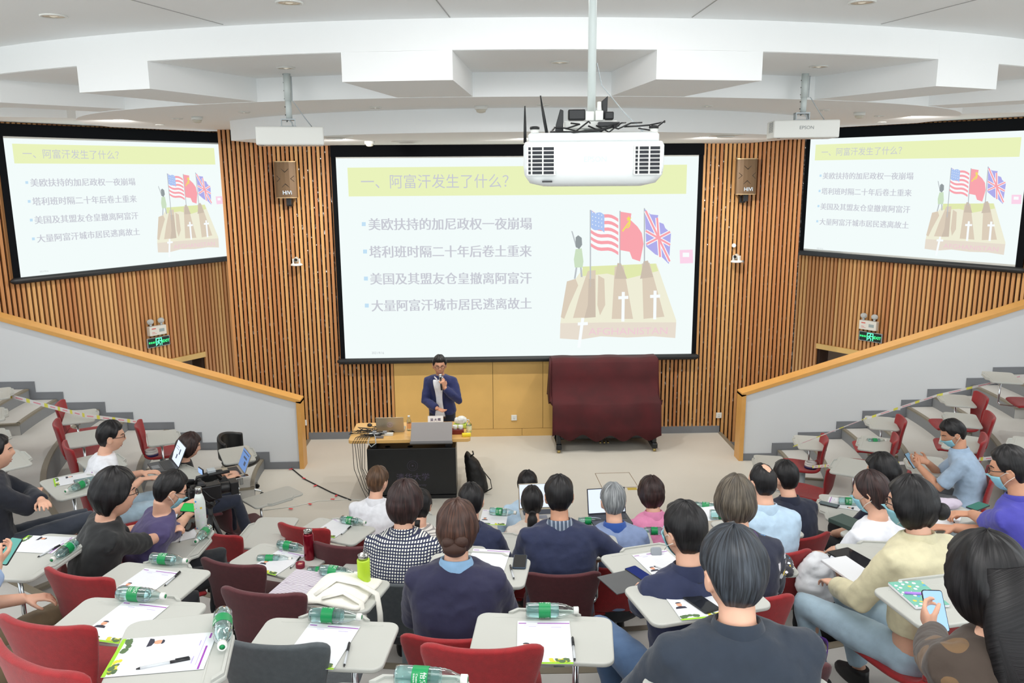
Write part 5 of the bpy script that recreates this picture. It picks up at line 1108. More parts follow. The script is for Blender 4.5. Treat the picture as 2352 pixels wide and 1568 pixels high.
# open jacket of the speaker: shirt front, lapels, belt
ty, zh_, zn_ = TORSO['Sp']; rt = PEOPLE['Sp'][0]
def front(z, x, g): return Vector((x, ty(x, z, g)-(.0), z))
zs_ = [.80+(zn_-.035-.80)*i/14 for i in range(15)]
def hwid(z): t = (z-.80)/(zn_-.80); return .075-.045*math.sin(min(1, t*1.15)*PI)*.7+.0*t
rows = [[front(z, hwid(z)*(-1+2*j/8), .047) for j in range(9)] for z in zs_]
o = sheet(rows).build('shirt_front', whitec, rt); solid(o, .008, 1)
for s in (1, -1):
    rows = [[front(z, s*(hwid(z)+.002+(.045*math.sin(max(0, min(1, (z-1.02)/.36))*PI)**.6+.004)*j/3), .052-.004*j/3) for j in range(4)] for z in zs_]
    o = sheet(rows).build('lapel', cloth('speaker_lapel', (30, 37, 80)), rt); solid(o, .008, 1)
    rows = [[Mh0 for Mh0 in (Vector((s*(.008+.055*j/3), ty(.03, zn_-.05, .040)+.018-.040*(j/3)**1.5, zn_-.045+.030*i+.028*(j/3))) for j in range(4))] for i in range(2)]
    o = sheet([list(q) for q in rows]).build('shirt_collar', whitec, rt); solid(o, .006, 1)
rows = [[front(z, .072*(-1+2*j/8), .050) for j in range(9)] for z in (.775, .805)]
o = sheet(rows).build('belt', mat('belt_brown', (70, 44, 36), .4), rt); solid(o, .008, 0)

# ================================================================ small things on the tablets
M_pet = bpy.data.materials.new('pet_plastic'); M_pet.use_nodes = True
nt = M_pet.node_tree; nt.nodes.remove(nt.nodes['Principled BSDF']); g = nt.nodes.new('ShaderNodeBsdfGlossy'); g.inputs['Roughness'].default_value = .08; tr = nt.nodes.new('ShaderNodeBsdfTransparent'); tr.inputs['Color'].default_value = (.90, .97, .96, 1)
mxs = nt.nodes.new('ShaderNodeMixShader'); fr_ = nt.nodes.new('ShaderNodeLayerWeight'); fr_.inputs['Blend'].default_value = .35
nt.links.new(fr_.outputs['Facing'], mxs.inputs[0]); nt.links.new(tr.outputs[0], mxs.inputs[1]); nt.links.new(g.outputs[0], mxs.inputs[2]); nt.links.new(mxs.outputs[0], nt.nodes['Material Output'].inputs[0])
M_water = mat('water', (196, 232, 232), .02, trans=.9, ior=1.33)
def make_bottle():
    e = empty('water_bottle', (0, 0, 0)); r = .031
    prof = [(.018, .0), (.028, .002), (.031, .010), (.031, .03)]
    for i in range(7): prof += [(.031, .034+i*.0), ]
    prof = [(.016, .003), (.027, .001), (.0305, .009), (.031, .05), (.0302, .055), (.0302, .100), (.031, .105), (.0295, .112), (.031, .119), (.029, .126), (.0305, .133), (.028, .140), (.0285, .147), (.0255, .155), (.025, .162), (.021, .172), (.016, .184), (.0135, .192), (.0135, .202)]
    b = MB(); b.lathe(prof, 24); b.build('bottle', M_pet, e)
    b = MB(); b.lathe([(.026, .004), (.0290, .012), (.0292, .05), (.0288, .10), (.0285, .125), (.027, .135)], 20); b.build('water', M_water, e)
    b = MB(); b.lathe([(.0312, .054), (.0312, .102)], 28, cap=False); lb = b.build('label', mat('label_green', (12, 140, 78), .4), e)
    b = MB()
    for k, (s_, z_, sz) in enumerate((('怡宝', .088, .020), ("C'estbon", .070, .008), ('饮用纯净水', .061, .006))):
        for q in (0, PI):
            v, f = text_mb(s_, sz); b.add([Vector(((.0316)*math.sin(p.x/.0312+q), -(.0316)*math.cos(p.x/.0312+q), z_+p.y)) for p in v], f)
    b.build('label_text', mat('label_white', (240, 246, 242), .5), lb)
    b = MB(); b.lathe([(.0150, .196), (.0152, .214), (.0135, .2165)], 20); cp = b.build('cap', M_white, e)
    b = MB(); b.lathe([(.009, .2168), (.001, .2169)], 14); b.build('cap_mark', mat('label_green', (12, 140, 78), .4), cp)
    return e
proto_b = make_bottle(); used_b = [False]
def bottle(k, base, top, label, stand=False, dz=0):
    o = proto_b if not used_b[0] else copy_tree(proto_b); used_b[0] = True
    z = tz(k)+dz
    if stand: p = at_z(base[0], base[1], z); o.location = p; o.rotation_euler = (0, 0, random.random()*6)
    else:
        a = at_z(base[0], base[1], z+.031); c = at_z(top[0], top[1], z+.031); d = (c-a); d.z = 0; d.normalize()
        o.location = Vector((a.x, a.y, z+.0325)); q = d.to_track_quat('Z', 'Y'); o.rotation_mode = 'QUATERNION'; o.rotation_quaternion = q @ Matrix.Rotation(random.choice((.3, 1.2, 5.8, PI)), 4, 'Z').to_quaternion()
    return tag(o, label, 'water bottle', 'green-labelled water bottles')
random.seed(5)
for a in [(5, (1207, 1402), (1306, 1402), 'water bottle lying on the tablet at the bottom centre, above the flyer'), (5, (712, 1411), (818, 1417), 'water bottle lying just below the white tote bag'), (5, (272, 1362), (372, 1369), 'water bottle lying on the second nearest tablet at the left'),
          (4, (347, 1281), (425, 1288), 'water bottle lying on the tablet right behind the woman in black'), (6, (512, 1408), (510, 1505), 'water bottle lying along the right edge of the turned tablet, cap toward the camera'), (4, (172, 1247), (112, 1292), 'water bottle on the tablet at the left edge, cap toward lower left'),
          (3, (480, 1212), (448, 1245), 'water bottle lying below the patterned flask'), (3, (202, 1106), (152, 1128), 'water bottle on the tablet of the man with folded arms'), (3, (640, 1249), (697, 1260), 'water bottle lying between the two upright bottles'),
          (4, (737, 1308), (815, 1319), 'water bottle lying above the tote bag next to the green flask'), (2, (784, 1192), (824, 1198), 'water bottle lying behind the man in the white shirt'), (5, (1555, 1328), (1625, 1330), 'water bottle lying to the left of the grey-haired head'),
          (6, (1595, 1534), (1740, 1536), 'water bottle lying at the bottom edge in front of the suit jacket'), (6, (908, 1551), (1052, 1560), 'water bottle lying at the bottom edge below the red chairs'), (6, (2300, 1532), (2400, 1528), 'water bottle lying in the bottom right corner'),
          (2, (1125, 1173), (1164, 1176), 'small water bottle lying right of the man in navy, near the stage'), (3, (1595, 1161), (1624, 1163), 'water bottle lying at the far row left of the balding man'), (4, (1630, 1181), (1660, 1182), 'water bottle lying beside the floral blouse woman’s head'), (2, (1925, 1149), (1965, 1152), 'water bottle lying on the tablet by the dark phone, right')]:
    bottle(*a)
bottle(3, (592, 1284), None, 'upright water bottle, left of the two on the red-flask tablet', True); bottle(3, (706, 1312), None, 'upright water bottle in front of the red flask', True); bottle(1, (1992, 1012), None, 'upright water bottle on the empty tablet by the right rail', True)
bottle(2, (1479, 1219), None, 'upright water bottle beside the grey-blue polo shirt', True); bottle(2, (1328, 1196), None, 'upright water bottle right of the plaid-collared man', True); bottle(4, (2330, 1228), None, 'upright water bottle at the right edge of the photo', True)

M_paper = mat('paper', (222, 224, 228), .6)
def make_flyer():
    e = empty('event_flyer', (0, 0, 0)); W_, H_ = .105, .1485
    b = MB(); b.box(-W_, W_, -H_, H_, 0, .0012); sh = b.build('sheet', M_paper, e)
    def pr(name, rects, rgb, z=.0014):
        b = MB()
        for r_ in rects: b.add([Vector((r_[0], r_[2], z)), Vector((r_[1], r_[2], z)), Vector((r_[1], r_[3], z)), Vector((r_[0], r_[3], z))], [(0, 1, 2, 3)])
        return b.build(name, mat('ink_%d_%d_%d' % rgb, rgb, .6), e)
    pr('header_bar', [(-.025, .104, .128, .134), (-.10, -.07, .128, .134)], (148, 60, 168))
    pr('title_lines', [(-.06, -.03, .105, .108), (.03, .07, .102, .105), (-.08, .08, .118, .1195)], (176, 160, 214))
    pr('text_lines', [(-.02, .02+.05*random.random(), .07-.011*i, .0715-.011*i) for i in range(11)]+[(-.09, -.03, -.045-.008*i, -.0435-.008*i) for i in range(3)], (214, 214, 220))
    pr('green_band', [(-W_, W_, -H_, -H_+.012)], (150, 204, 40))
    def blobs(name, n, x0, x1, y0, y1, rgb, r):
        b = MB()
        for i in range(n):
            x, y = random.uniform(x0, x1), random.uniform(y0, y1); rr_ = r*random.uniform(.6, 1.2)
            b.add([Vector((max(-W_, min(W_, x+rr_*math.cos(t)*1.3)), y+rr_*math.sin(t), .0015+i*.00003)) for t in [2*PI*j/9 for j in range(9)]], [tuple(range(9))])
        b.build(name, mat('ink_%d_%d_%d' % rgb, rgb, .6), e)
    blobs('tree_print', 16, -.095, .09, -.132, -.116, (84, 110, 70), .009); blobs('yellow_print', 12, .02, .09, -.134, -.118, (214, 208, 60), .008)
    b = MB(); b.add([Vector((-.07+.012*math.cos(t), -.028+.015*math.sin(t), .0015)) for t in [2*PI*j/12 for j in range(12)]], [tuple(range(12))]); b.build('portrait_face', mat('ink_face', (222, 160, 130), .6), e)
    b = MB(); b.add([Vector(p) for p in [(-.095, -.06, .0015), (-.045, -.06, .0015), (-.050, -.046, .0015), (-.070, -.040, .0015), (-.090, -.046, .0015)]], [(0, 1, 2, 3, 4)]); b.add([Vector((-.07+.013*math.cos(t), -.018+.009*math.sin(t), .0016)) for t in [PI*j/8 for j in range(9)]], [tuple(range(9))]); b.build('portrait_suit', mat('ink_dark', (44, 44, 60), .6), e)
    return e
pf = make_flyer(); used_f = [False]
def flyer(k, px, yaw, label):
    o = pf if not used_f[0] else copy_tree(pf); used_f[0] = True
    p = at_z(px[0], px[1], tz(k)+.001); o.location = (p.x, p.y, tz(k)+.0022); o.rotation_euler = (0, 0, R(yaw)); return tag(o, label, 'flyer', 'event flyers on the tablets')
for a in [(5, (1250, 1474), -3, 'flyer on the tablet at the bottom centre, behind the nearest red chair'), (5, (738, 1482), -11, 'flyer beside the grey chair in the foreground'), (4, (330, 1340), -16, 'flyer on the tablet behind the woman in black'), (5, (285, 1428), -14, 'flyer partly covered by the turned tablet at the left'), (6, (372, 1502), -84, 'nearest flyer, lying sideways on the turned tablet'),
          (4, (92, 1250), -98, 'flyer at the left edge beside the brown trousers'), (3, (172, 1100), -60, 'flyer on the tablet of the man with folded arms'), (3, (638, 1291), -26, 'flyer on the tablet with the red flask'), (2, (768, 1213), -25, 'flyer behind the man in the white shirt'), (4, (1120, 1290), -10, 'flyer half hidden right of the woman in the navy jacket'),
          (2, (1135, 1188), -6, 'flyer on the tablet right of the man in navy'), (5, (1590, 1378), 8, 'flyer under the dark phone before the suit jacket'), (4, (1520, 1296), 16, 'flyer left of the thick black-haired man'), (6, (1700, 1572), -2, 'flyer at the very bottom edge'), (4, (2300, 1225), -30, 'flyer with a dark phone on it at the right edge'), (2, (1945, 1158), 60, 'flyer under the bottle beside the dark phone on the right')]:
    flyer(*a)
def pen(k, a, c, label, barrel=(196, 200, 204), cap=(28, 28, 32)):
    z = tz(k)+.006; A = at_z(a[0], a[1], z); B = at_z(c[0], c[1], z); d = (B-A); d.z = 0; d.normalize(); e = empty('pen', A, math.atan2(d.y, d.x), label, 'pen', 'gel pens on the tablets')
    b = MB(); b.tube([(0, 0, 0), (.085, 0, 0)], .0048, 8); b.build('barrel', mat('pen_barrel_%d' % barrel[0], barrel, .25), e)
    b = MB(); b.tube([(.085, 0, 0), (.142, 0, 0)], .0056, 8); b.box(.10, .14, -.0015, .0015, .004, .0085); b.build('cap', mat('pen_cap_%d' % cap[0], cap, .3), e)
    b = MB(); b.tube([(-.012, 0, 0), (0, 0, 0)], [.0015, .0046], 8); b.build('tip', mat('pen_cap_28', (28, 28, 32), .3), e)
pen(5, (1320, 1513), (1315, 1464), 'pen lying beside the flyer at the bottom centre'); pen(5, (791, 1526), (803, 1474), 'pen lying beside the flyer next to the grey chair'); pen(4, (380, 1343), (414, 1313), 'pen lying beside the flyer behind the woman in black'); pen(6, (322, 1534), (440, 1511), 'pen lying across the nearest flyer')
pen(4, (90, 1277), (133, 1255), 'pen by the flyer at the left edge'); pen(3, (413, 1243), (419, 1220), 'pen lying on the paper before the woman in black'); pen(2, (785, 1226), (803, 1211), 'pen beside the flyer behind the man in white'); pen(4, (1180, 1327), (1173, 1302), 'pen lying below the phone right of the navy jacket'); pen(3, (668, 1303), (680, 1290), 'pen by the maroon flask lid'); pen(4, (1506, 1301), (1520, 1306), 'pen on the paper left of the black-haired man')
def phone(k, px, yaw, label, scr=(30, 32, 36), emit=0, L_=.155, W_=.074, body=(24, 26, 30), dz=.0035):
    z = tz(k)+dz; p = at_z(px[0], px[1], z); e = empty('phone', (p.x, p.y, z), R(yaw), label, 'phone')
    b = MB(); b.prism(rrect(W_/2, L_/2, .010, 4), 0, .008); b.build('body', mat('phone_body_%d_%d' % (body[0], body[2]), body, .3), e, bevel=.002)
    b = MB(); b.prism(rrect(W_/2-.003, L_/2-.004, .007, 4), .0079, .0084); b.build('screen', mat('phone_screen_%d_%d_%d' % scr, scr, .08, emit=emit), e); return e
phone(4, (1194, 1291), -6, 'dark phone on the tablet right of the navy jacket', body=(52, 70, 92)); phone(4, (1467, 1318), 28, 'phone with a lit blue screen on the grey folder', scr=(54, 66, 130), emit=.5); phone(5, (1608, 1385), 26, 'large dark phone on the flyer before the suit jacket', L_=.165, W_=.08)
phone(3, (203, 1103), -58, 'dark green tablet computer behind the bottle of the folded-arms man', scr=(56, 96, 98), L_=.20, W_=.12); phone(2, (1904, 1159), 50, 'dark phone with a striped reflection on the right tablet', scr=(60, 78, 90)); phone(4, (2246, 1164), -60, 'phone with a green screen above the notebook', scr=(84, 140, 126), emit=.5); phone(1, (553, 1095), -60, 'phone lying beside the open silver laptop', body=(220, 220, 220))
phone(4, (1957, 1283), 20, 'black tablet computer on the open white book', L_=.22, W_=.15); phone(4, (2330, 1247), -60, 'dark phone on the flyer at the right edge', L_=.16); phone(3, (437, 1205), -20, 'black notebook lying behind the patterned flask', L_=.20, W_=.13, dz=.004)
def held(key, side, label, scr, emit=.6, tilt=50, off=(.0, .06, .035), W_=.074, L_=.15, body=(24, 26, 30), roll=0):
    _, Mw, arms, Mh, hc = PEOPLE[key]; a = [a for a in arms if a[0] == side][0]; Wp = a[4]['_W']; d = a[4]['_d']; d = Vector((d.x, d.y, 0)).normalized(); p = Wp+d*.085+Vector((off[0], 0, off[2])); e = empty('phone', Mw @ p, 0, label, 'phone')
    yaw = math.atan2(d.y, d.x)-PI/2+math.atan2(Mw[1][0], Mw[0][0]); e.rotation_euler = (R(tilt), R(roll), yaw)
    b = MB(); b.prism(rrect(W_/2, L_/2, .010, 4), 0, .008); b.build('body', mat('phone_body_%d_%d' % (body[0], body[2]), body, .3), e, bevel=.002)
    b = MB(); b.prism(rrect(W_/2-.003, L_/2-.004, .007, 4), .0079, .0084); b.build('screen', mat('phone_screen_%d_%d_%d' % scr, scr, .08, emit=emit), e); return e
held('S', -1, 'phone held up by the man in the light blue polo', (120, 150, 170)); held('U', -1, 'phone with a light blue screen held by the long-haired woman', (150, 186, 232), 1, off=(.05, 0, .03)); held('W', -1, 'phone held flat by the woman in black', (210, 212, 220), tilt=15, off=(.0, 0, .02)); held('X', 1, 'phone with a green game screen held by the man in purple', (44, 150, 70), 1, tilt=30, W_=.15, L_=.075); held('zz', 1, 'teal phone held at the left edge', (120, 190, 180), tilt=40)

def lathe_thing(name, k, px, prof_parts, label, cat, z=None):
    zz = tz(k) if z is None else z; p = at_z(px[0], px[1], zz); e = empty(name, (p.x, p.y, zz), 0, label, cat)
    for nm, prof, m in prof_parts: b = MB(); b.lathe(prof, 26); b.build(nm, m, e)
    return e
M_steel = mat('steel', (180, 180, 176), .25, metal=1)
lathe_thing('thermos_flask', 3, (711, 1283), [('body', [(.030, 0), (.032, .004), (.032, .165), (.029, .172)], mat('flask_red', (130, 16, 36), .22, metal=.5)), ('neck', [(.026, .17), (.026, .19), (.028, .196), (.024, .198), (.022, .185)], M_steel)], 'tall red thermos flask without its lid', 'flask')
lathe_thing('flask_lid', 3, (690, 1303), [('lid', [(.026, 0), (.028, .004), (.028, .032), (.024, .034), (.022, .020)], mat('lid_maroon', (126, 24, 46), .35)), ('inner_ring', [(.018, .02), (.014, .024), (.001, .024)], mat('lid_inner', (226, 178, 150), .5))], 'maroon flask lid lying open beside the bottle', 'lid')
lathe_thing('thermos_flask', 4, (837, 1342), [('body', [(.031, .0), (.033, .004), (.033, .138), (.030, .143)], mat('flask_lime', (190, 224, 56), .35)), ('neck', [(.026, .14), (.026, .158), (.0285, .166), (.025, .168), (.023, .15)], M_steel), ('base_ring', [(.0335, .0), (.0335, .014), (.032, .016)], mat('ring_grey', (190, 190, 188), .4))], 'lime green flask without lid, in front of the checked blouse', 'flask')
fl = pattern_mat('flask_petals', 'petal', (222, 230, 226))
lathe_thing('patterned_flask', 3, (463, 1211), [('body', [(.033, 0), (.037, .004), (.038, .18), (.031, .22), (.021, .25)], fl), ('cap', [(.020, .25), (.022, .255), (.022, .29), (.018, .294)], M_steel)], 'tall white flask with a small floral pattern and steel cap', 'flask')
def slab(name, k, px, yaw, w_, h_, t, m, label, cat, dz=.002, extra=None, **kw):
    z = tz(k)+dz; p = at_z(px[0], px[1], z); e = empty(name, (p.x, p.y, z), R(yaw), label, cat); b = MB(); b.box(-w_/2, w_/2, -h_/2, h_/2, 0, t); b.build('pages' if 'book' in name else 'body', m, e, bevel=min(.003, t*.3)); return e
e = slab('notebook', 4, (2140, 1192), -34, .30, .21, .008, M_paper, 'open cream notebook the man in violet writes in', 'notebook'); b = MB(); b.box(-.001, .001, -.105, .105, .008, .0095); b.build('spine_fold', mat('fold_grey', (150, 140, 130), .7), e)
pen(4, (2160, 1180), (2178, 1192), 'grey pen held over the open notebook')
e = slab('notebook', 5, (2108, 1368), 4, .15, .21, .012, M_paper, 'notebook with a green and pink floral cover on the right tablet', 'notebook'); b = MB(); b.box(-.074, .074, -.104, .104, .012, .0135); b.build('cover', pattern_mat('cover_floral', 'petal', (108, 176, 156)), e)
b = MB(); b.tube([at_z(2078, 1361, tz(5)+.02), at_z(2118, 1363, tz(5)+.02)], .006, 8); thing_mesh(b, 'highlighter', mat('pen_violet', (176, 130, 226), .4), 'violet pen on the floral notebook', 'pen')
slab('open_book', 4, (1950, 1310), 14, .16, .26, .014, M_paper, 'white open book sticking out by the trench coat', 'book'); slab('hardback_book', 3, (1948, 1205), 30, .15, .21, .03, mat('book_green', (62, 80, 74), .6), 'dark green hardback before the woman in the white T-shirt', 'book'); slab('folder', 4, (1440, 1335), 22, .24, .20, .006, mat('folder_grey', (84, 86, 88), .5), 'grey folder lying under the phone', 'folder')
slab('paper_sheet', 3, (395, 1232), -60, .21, .30, .0012, M_paper, 'loose white sheet under the hands of the woman in black', 'paper'); slab('paper_sheet', 4, (1640, 1178), 10, .21, .20, .0012, M_paper, 'white sheet left of the floral blouse', 'paper')
b = MB(); b.prism(rrect(.03, .024, .014, 5), 0, .022); p = at_z(1506, 1271, tz(4)); thing_mesh(b, 'earphone_case', mat('case_grey', (150, 156, 164), .3, metal=.3), 'round grey earphone case on the tray edge', 'earphone case', loc=(p.x, p.y, tz(4)+.012), rot=(R(60), 0, 0), bevel=.006)
# laptops in the audience
def ll(k, px): p = at_z(px[0], px[1], tz(k)); return (p.x, p.y, tz(k)+.002)
laptop(ll(2, (374, 1073)), R(-58), 'dark laptop with a lit page in front of the man in the white T-shirt', mat('laptop_dark', (52, 54, 60), .4), M_scrL, 115, content=[(.02, .05, .10, .15), (-.03, 0, .05, .09), (-.12, -.02, .15, .153), (-.12, .0, .13, .133)])
laptop(ll(1, (530, 1086)), R(-62), 'silver laptop with a blue screen beside the camcorder', M_alu, M_scrB, 112, content=[(-.12, .12, .17, .18), (-.05, .08, .12, .14), (.02, .08, .06, .10)])
laptop(ll(2, (1402, 1196)), R(6), 'laptop with a bright page before the grey-haired man', mat('laptop_dark', (52, 54, 60), .4), M_scrL, 105, content=[(-.02, 0, .10, .105)])
laptop(ll(2, (1240, 1184)), R(4), 'laptop with a bright screen before the ponytail woman', M_alu, M_scrL, 105)
# tote bag with magazine
zt = tz(4)+.003; c_ = at_z(760, 1355, zt)
e = empty('tote_bag', (c_.x+.02, c_.y, zt), R(-16), 'crumpled white canvas tote bag with a strap hanging off the tablet', 'tote bag')
b = MB(); b.loft([[Vector((x, y, .004+.05*max(0, math.sin((x+.12)*11))*max(0, math.sin((y+.17)*9)))) for x in [-.10+.30*i/14 for i in range(15)]] for y in [-.16+.30*j/12 for j in range(13)]], cap=False, closed=False); o = b.build('bag', mat('canvas_white', (234, 232, 222), .85, bump=.3, bscale=40), e); solid(o, .012, 1); m_ = o.modifiers.new('folds', 'DISPLACE'); m_.texture = bpy.data.textures.get('folds0.09'); m_.strength = .02; m_.mid_level = .3; m_.texture_coords = 'LOCAL'
b = MB(); b.tube([(-.05, -.12, .03), (.02, -.02, .07), (.14, .0, .05), (.24, -.02, .02), (.27, -.06, -.06), (.285, -.09, -.16)], .016, 8, flat=.25); b.tube([(.0, -.14, .03), (.10, -.10, .05), (.20, -.12, .02), (.235, -.17, -.05)], .016, 8, flat=.25); b.build('strap', mat('canvas_white', (234, 232, 222), .85), e)
def wavy():
    m = bpy.data.materials.new('magazine_print'); m.use_nodes = True; nt = m.node_tree; b = nt.nodes['Principled BSDF']; tc = nt.nodes.new('ShaderNodeTexCoord'); wv = nt.nodes.new('ShaderNodeTexWave'); wv.wave_type = 'RINGS'; wv.inputs['Scale'].default_value = 38; wv.inputs['Distortion'].default_value = 6; wv.inputs['Detail Scale'].default_value = .4
    r = nt.nodes.new('ShaderNodeValToRGB'); r.color_ramp.elements[0].color = (*lin((120, 104, 128)), 1); r.color_ramp.elements[1].color = (*lin((236, 232, 238)), 1); nt.links.new(tc.outputs['Object'], wv.inputs['Vector']); nt.links.new(wv.outputs['Color'], r.inputs['Fac']); nt.links.new(r.outputs['Color'], b.inputs['Base Color']); b.inputs['Roughness'].default_value = .4; return m
b = MB(); b.box(-.11, .11, -.15, .15, 0, .006); p = at_z(690, 1345, zt); thing_mesh(b, 'magazine', wavy(), 'magazine with a grey wavy line cover under the tote bag', 'magazine', loc=(p.x, p.y, zt), rz=R(-18))

# ================================================================ camcorder on tripod
p = at_z(478, 1112, 1.60); zf = .6
e = empty('tripod', (p.x, p.y, zf), R(-62), 'black tripod under the camcorder at the left', 'tripod'); hgt = 1.48-zf
for a in (90, 210, 330):
    b = MB(); b.tube([(0, 0, hgt-.14), (.10*math.cos(R(a)), .10*math.sin(R(a)), hgt*.5), (.19*math.cos(R(a)), .19*math.sin(R(a)), .01)], [.020, .017, .013], 10); lg = b.build('leg', M_black, e); b = MB(); b.ell((.19*math.cos(R(a)), .19*math.sin(R(a)), .015), (.018, .018, .015), 8, 6); b.build('rubber_foot', M_black, lg)
b = MB(); b.tube([(0, 0, hgt-.3), (0, 0, hgt-.05)], .018, 10); b.ell((0, 0, hgt-.04), (.045, .045, .04)); b.box(-.035, .035, -.05, .05, hgt-.01, hgt); b.build('head', M_black, e); b = MB(); b.tube([(0, -.02, hgt-.04), (.04, -.30, hgt-.16)], .010, 8); b.build('pan_handle', M_black, e)
e = empty('camcorder', (p.x, p.y, 1.482), R(-62), 'black professional camcorder on the tripod', 'video camera')
b = MB(); b.box(-.055, .055, -.13, .09, .0, .12); b.box(-.05, .05, -.15, -.12, .02, .10); b.box(-.045, .045, -.10, -.02, .12, .14); b.build('body', M_black, e, bevel=.012)
b = MB(); b.tube([(0, .08, .065), (0, .17, .065)], [.048, .046], 20); b.box(-.06, .06, .16, .22, .015, .115); b.build('lens_hood', M_black, e, bevel=.004); b = MB(); b.tube([(0, .222, .065), (0, .219, .065)], .035, 18); b.build('lens_glass', mat('lens_glass', (20, 24, 40), .05), e)
b = MB(); b.tube([(0, -.09, .14), (0, -.08, .19), (0, .06, .20), (0, .10, .14)], .013, 10); b.build('handle', M_black, e)
b = MB(); b.tube([(-.03, -.10, .15), (-.03, -.20, .17), (-.03, -.24, .16)], [.02, .024, .035], 14); b.build('viewfinder', M_black, e); b = MB(); b.tube([(.05, .0, .21), (.05, .16, .215)], .014, 12); b.build('shotgun_microphone', M_black, e)
b = MB(); b.box(-.05, .04, -.015, -.005, .21, .26, Matrix.Translation((-.09, -.02, -.03)) @ Matrix.Rotation(R(12), 4, 'Z')); o = b.build('monitor', M_black, e, bevel=.002); b = MB(); b.box(-.045, .035, -.0165, -.0155, .215, .255, Matrix.Translation((-.09, -.02, -.03)) @ Matrix.Rotation(R(12), 4, 'Z')); b.build('monitor_screen', mat('vf_glow', (150, 180, 230), emit=.8), o)
b = MB(); b.box(-.02, .045, -.03, .03, .205, .235, Matrix.Translation((0, .03, .01))); b.build('receiver', M_greym, e, bevel=.004); b = MB(); b.tube([(.05, -.05, .10), (.09, .0, .04), (.10, .06, .0), (.07, .02, -.04), (.06, -.06, .03)], .005, 8); b.tube([(-.04, -.10, .02), (-.08, -.14, -.03), (-.06, -.06, -.06)], .005, 8); b.build('cable', M_black, e)

# ================================================================ black swivel chair
e = empty('swivel_chair', (-3.12, 9.98, 0), R(-100), 'black leather swivel chair beside the left rail wall', 'chair'); M_lea = mat('leather_black', (20, 21, 23), .35)
b = MB(); b.loft([[Vector((r_*1.0*math.cos(q), r_*.95*math.sin(q)+.02, z)) for q in [2*PI*i/26 for i in range(26)]] for z, r_ in ((.42, .14), (.435, .22), (.465, .245), (.49, .235), (.495, .15), (.49, .02))]); b.build('seat', M_lea, e)
rows = [[Vector((.235*math.sin(a)*(1 if j else 1), -.235*math.cos(a)*.95, .52+.30*j/7-.06*abs(math.sin(a))**2*(j/7))) for a in [R(-78+156*i/16) for i in range(17)]] for j in range(8)]
o = sheet(rows).build('backrest', M_lea, e); solid(o, .05, 1)
b = MB(); b.tube([(0, -.20, .44), (0, -.25, .50), (0, -.235, .56)], .02, 8); b.tube([(0, 0, .42), (0, 0, .10)], .025, 12)
b.build('column', M_chrome, e)
for i in range(5):
    a = 2*PI*i/5+.3; b = MB(); b.tube([(0, 0, .12), (.27*math.cos(a), .27*math.sin(a), .07)], [.022, .014], 8); l_ = b.build('base_spoke', M_chrome, e); b = MB(); b.tube([(.27*math.cos(a)-.012, .27*math.sin(a), .028), (.27*math.cos(a)+.012, .27*math.sin(a), .028)], .028, 12); b.build('caster', M_black, l_)

# ================================================================ tapes, floor cables, hatch, loose things
M_tpy = mat('tape_yellow', (226, 222, 96), .6); M_tpw = mat('tape_white', (226, 224, 222), .6); M_tpr = mat('tape_red_print', (226, 150, 160), .6)
def tape(pts, wd, label, n=16):
    e = empty('barrier_tape', (0, 0, 0), 0, label, 'barrier tape', 'yellow and white barrier tapes'); P_ = []
    for i in range(len(pts)-1):
        for j in range(n if i < len(pts) else 1): P_.append(Vector(pts[i]).lerp(Vector(pts[i+1]), j/n))
    P_.append(Vector(pts[-1])); by = MB(); bw_ = MB(); br_ = MB()
    for i in range(len(P_)-1):
        a, c = P_[i], P_[i+1]; q = [a-Vector((0, 0, wd/2)), c-Vector((0, 0, wd/2)), c+Vector((0, 0, wd/2)), a+Vector((0, 0, wd/2))]
        (by if i % 5 == 0 else bw_).add(q, [(0, 1, 2, 3)])
        if i % 5 in (2, 3): off = Vector((0, -.002, 0)); br_.add([q[0].lerp(q[3], .35)+off, q[1].lerp(q[2], .35)+off, q[1].lerp(q[2], .65)+off, q[0].lerp(q[3], .65)+off], [(0, 1, 2, 3)])
    for nm, bb, m in (('yellow_blocks', by, M_tpy), ('white_band', bw_, M_tpw), ('red_print', br_, M_tpr)):
        o = bb.build(nm, m, e); solid(o, .001, 0)
def tw(px, py, z): v = at_z(px, py, z); return (v.x, v.y, z)
tape([tw(-20, 898, 1.62), tw(110, 932, 1.52), tw(200, 955, 1.40), tw(312, 968, 1.15), tw(338, 1002, .80)], .045, 'barrier tape strung between chairs on the left')
tape([tw(2370, 858, 1.60), tw(2152, 908, 1.33), tw(1993, 960, 1.03)], .03, 'barrier tape along the right rail wall, upper run'); tape([tw(1990, 960, 1.03), tw(1822, 1025, .75)], .012, 'thin twisted barrier tape along the right rail wall, lower run'); tape([tw(1866, 1072, .56), tw(1912, 1068, .75), tw(2012, 1066, .95), tw(2240, 1055, 1.25), tw(2340, 1046, 1.4)], .035, 'barrier tape running behind the man in the light blue polo')
for (x, y, z, l) in ((*tw(1862, 1072, .47)[:2], .462, 'rolls of tape on the red chair at the right rail'), (*tw(348, 1042, .78)[:2], .762, 'rolls of tape on the red chair at the left')):
    e = empty('tape_roll', (x, y, z), 0, l, 'tape roll', 'rolls of tape on seats')
    b = MB(); b.lathe([(.04, .0), (.075, .0), (.075, .024), (.04, .024), (.04, .0)], 28, cap=False); b.build('navy_roll', mat('roll_navy', (34, 34, 92), .6), e); b = MB(); b.lathe([(.04, .025), (.074, .025), (.074, .05), (.04, .05), (.04, .025)], 28, cap=False); b.lathe([(.042, .052), (.070, .052), (.070, .072), (.042, .072), (.042, .052)], 28, cap=False); b.build('white_roll', M_tpw, e)
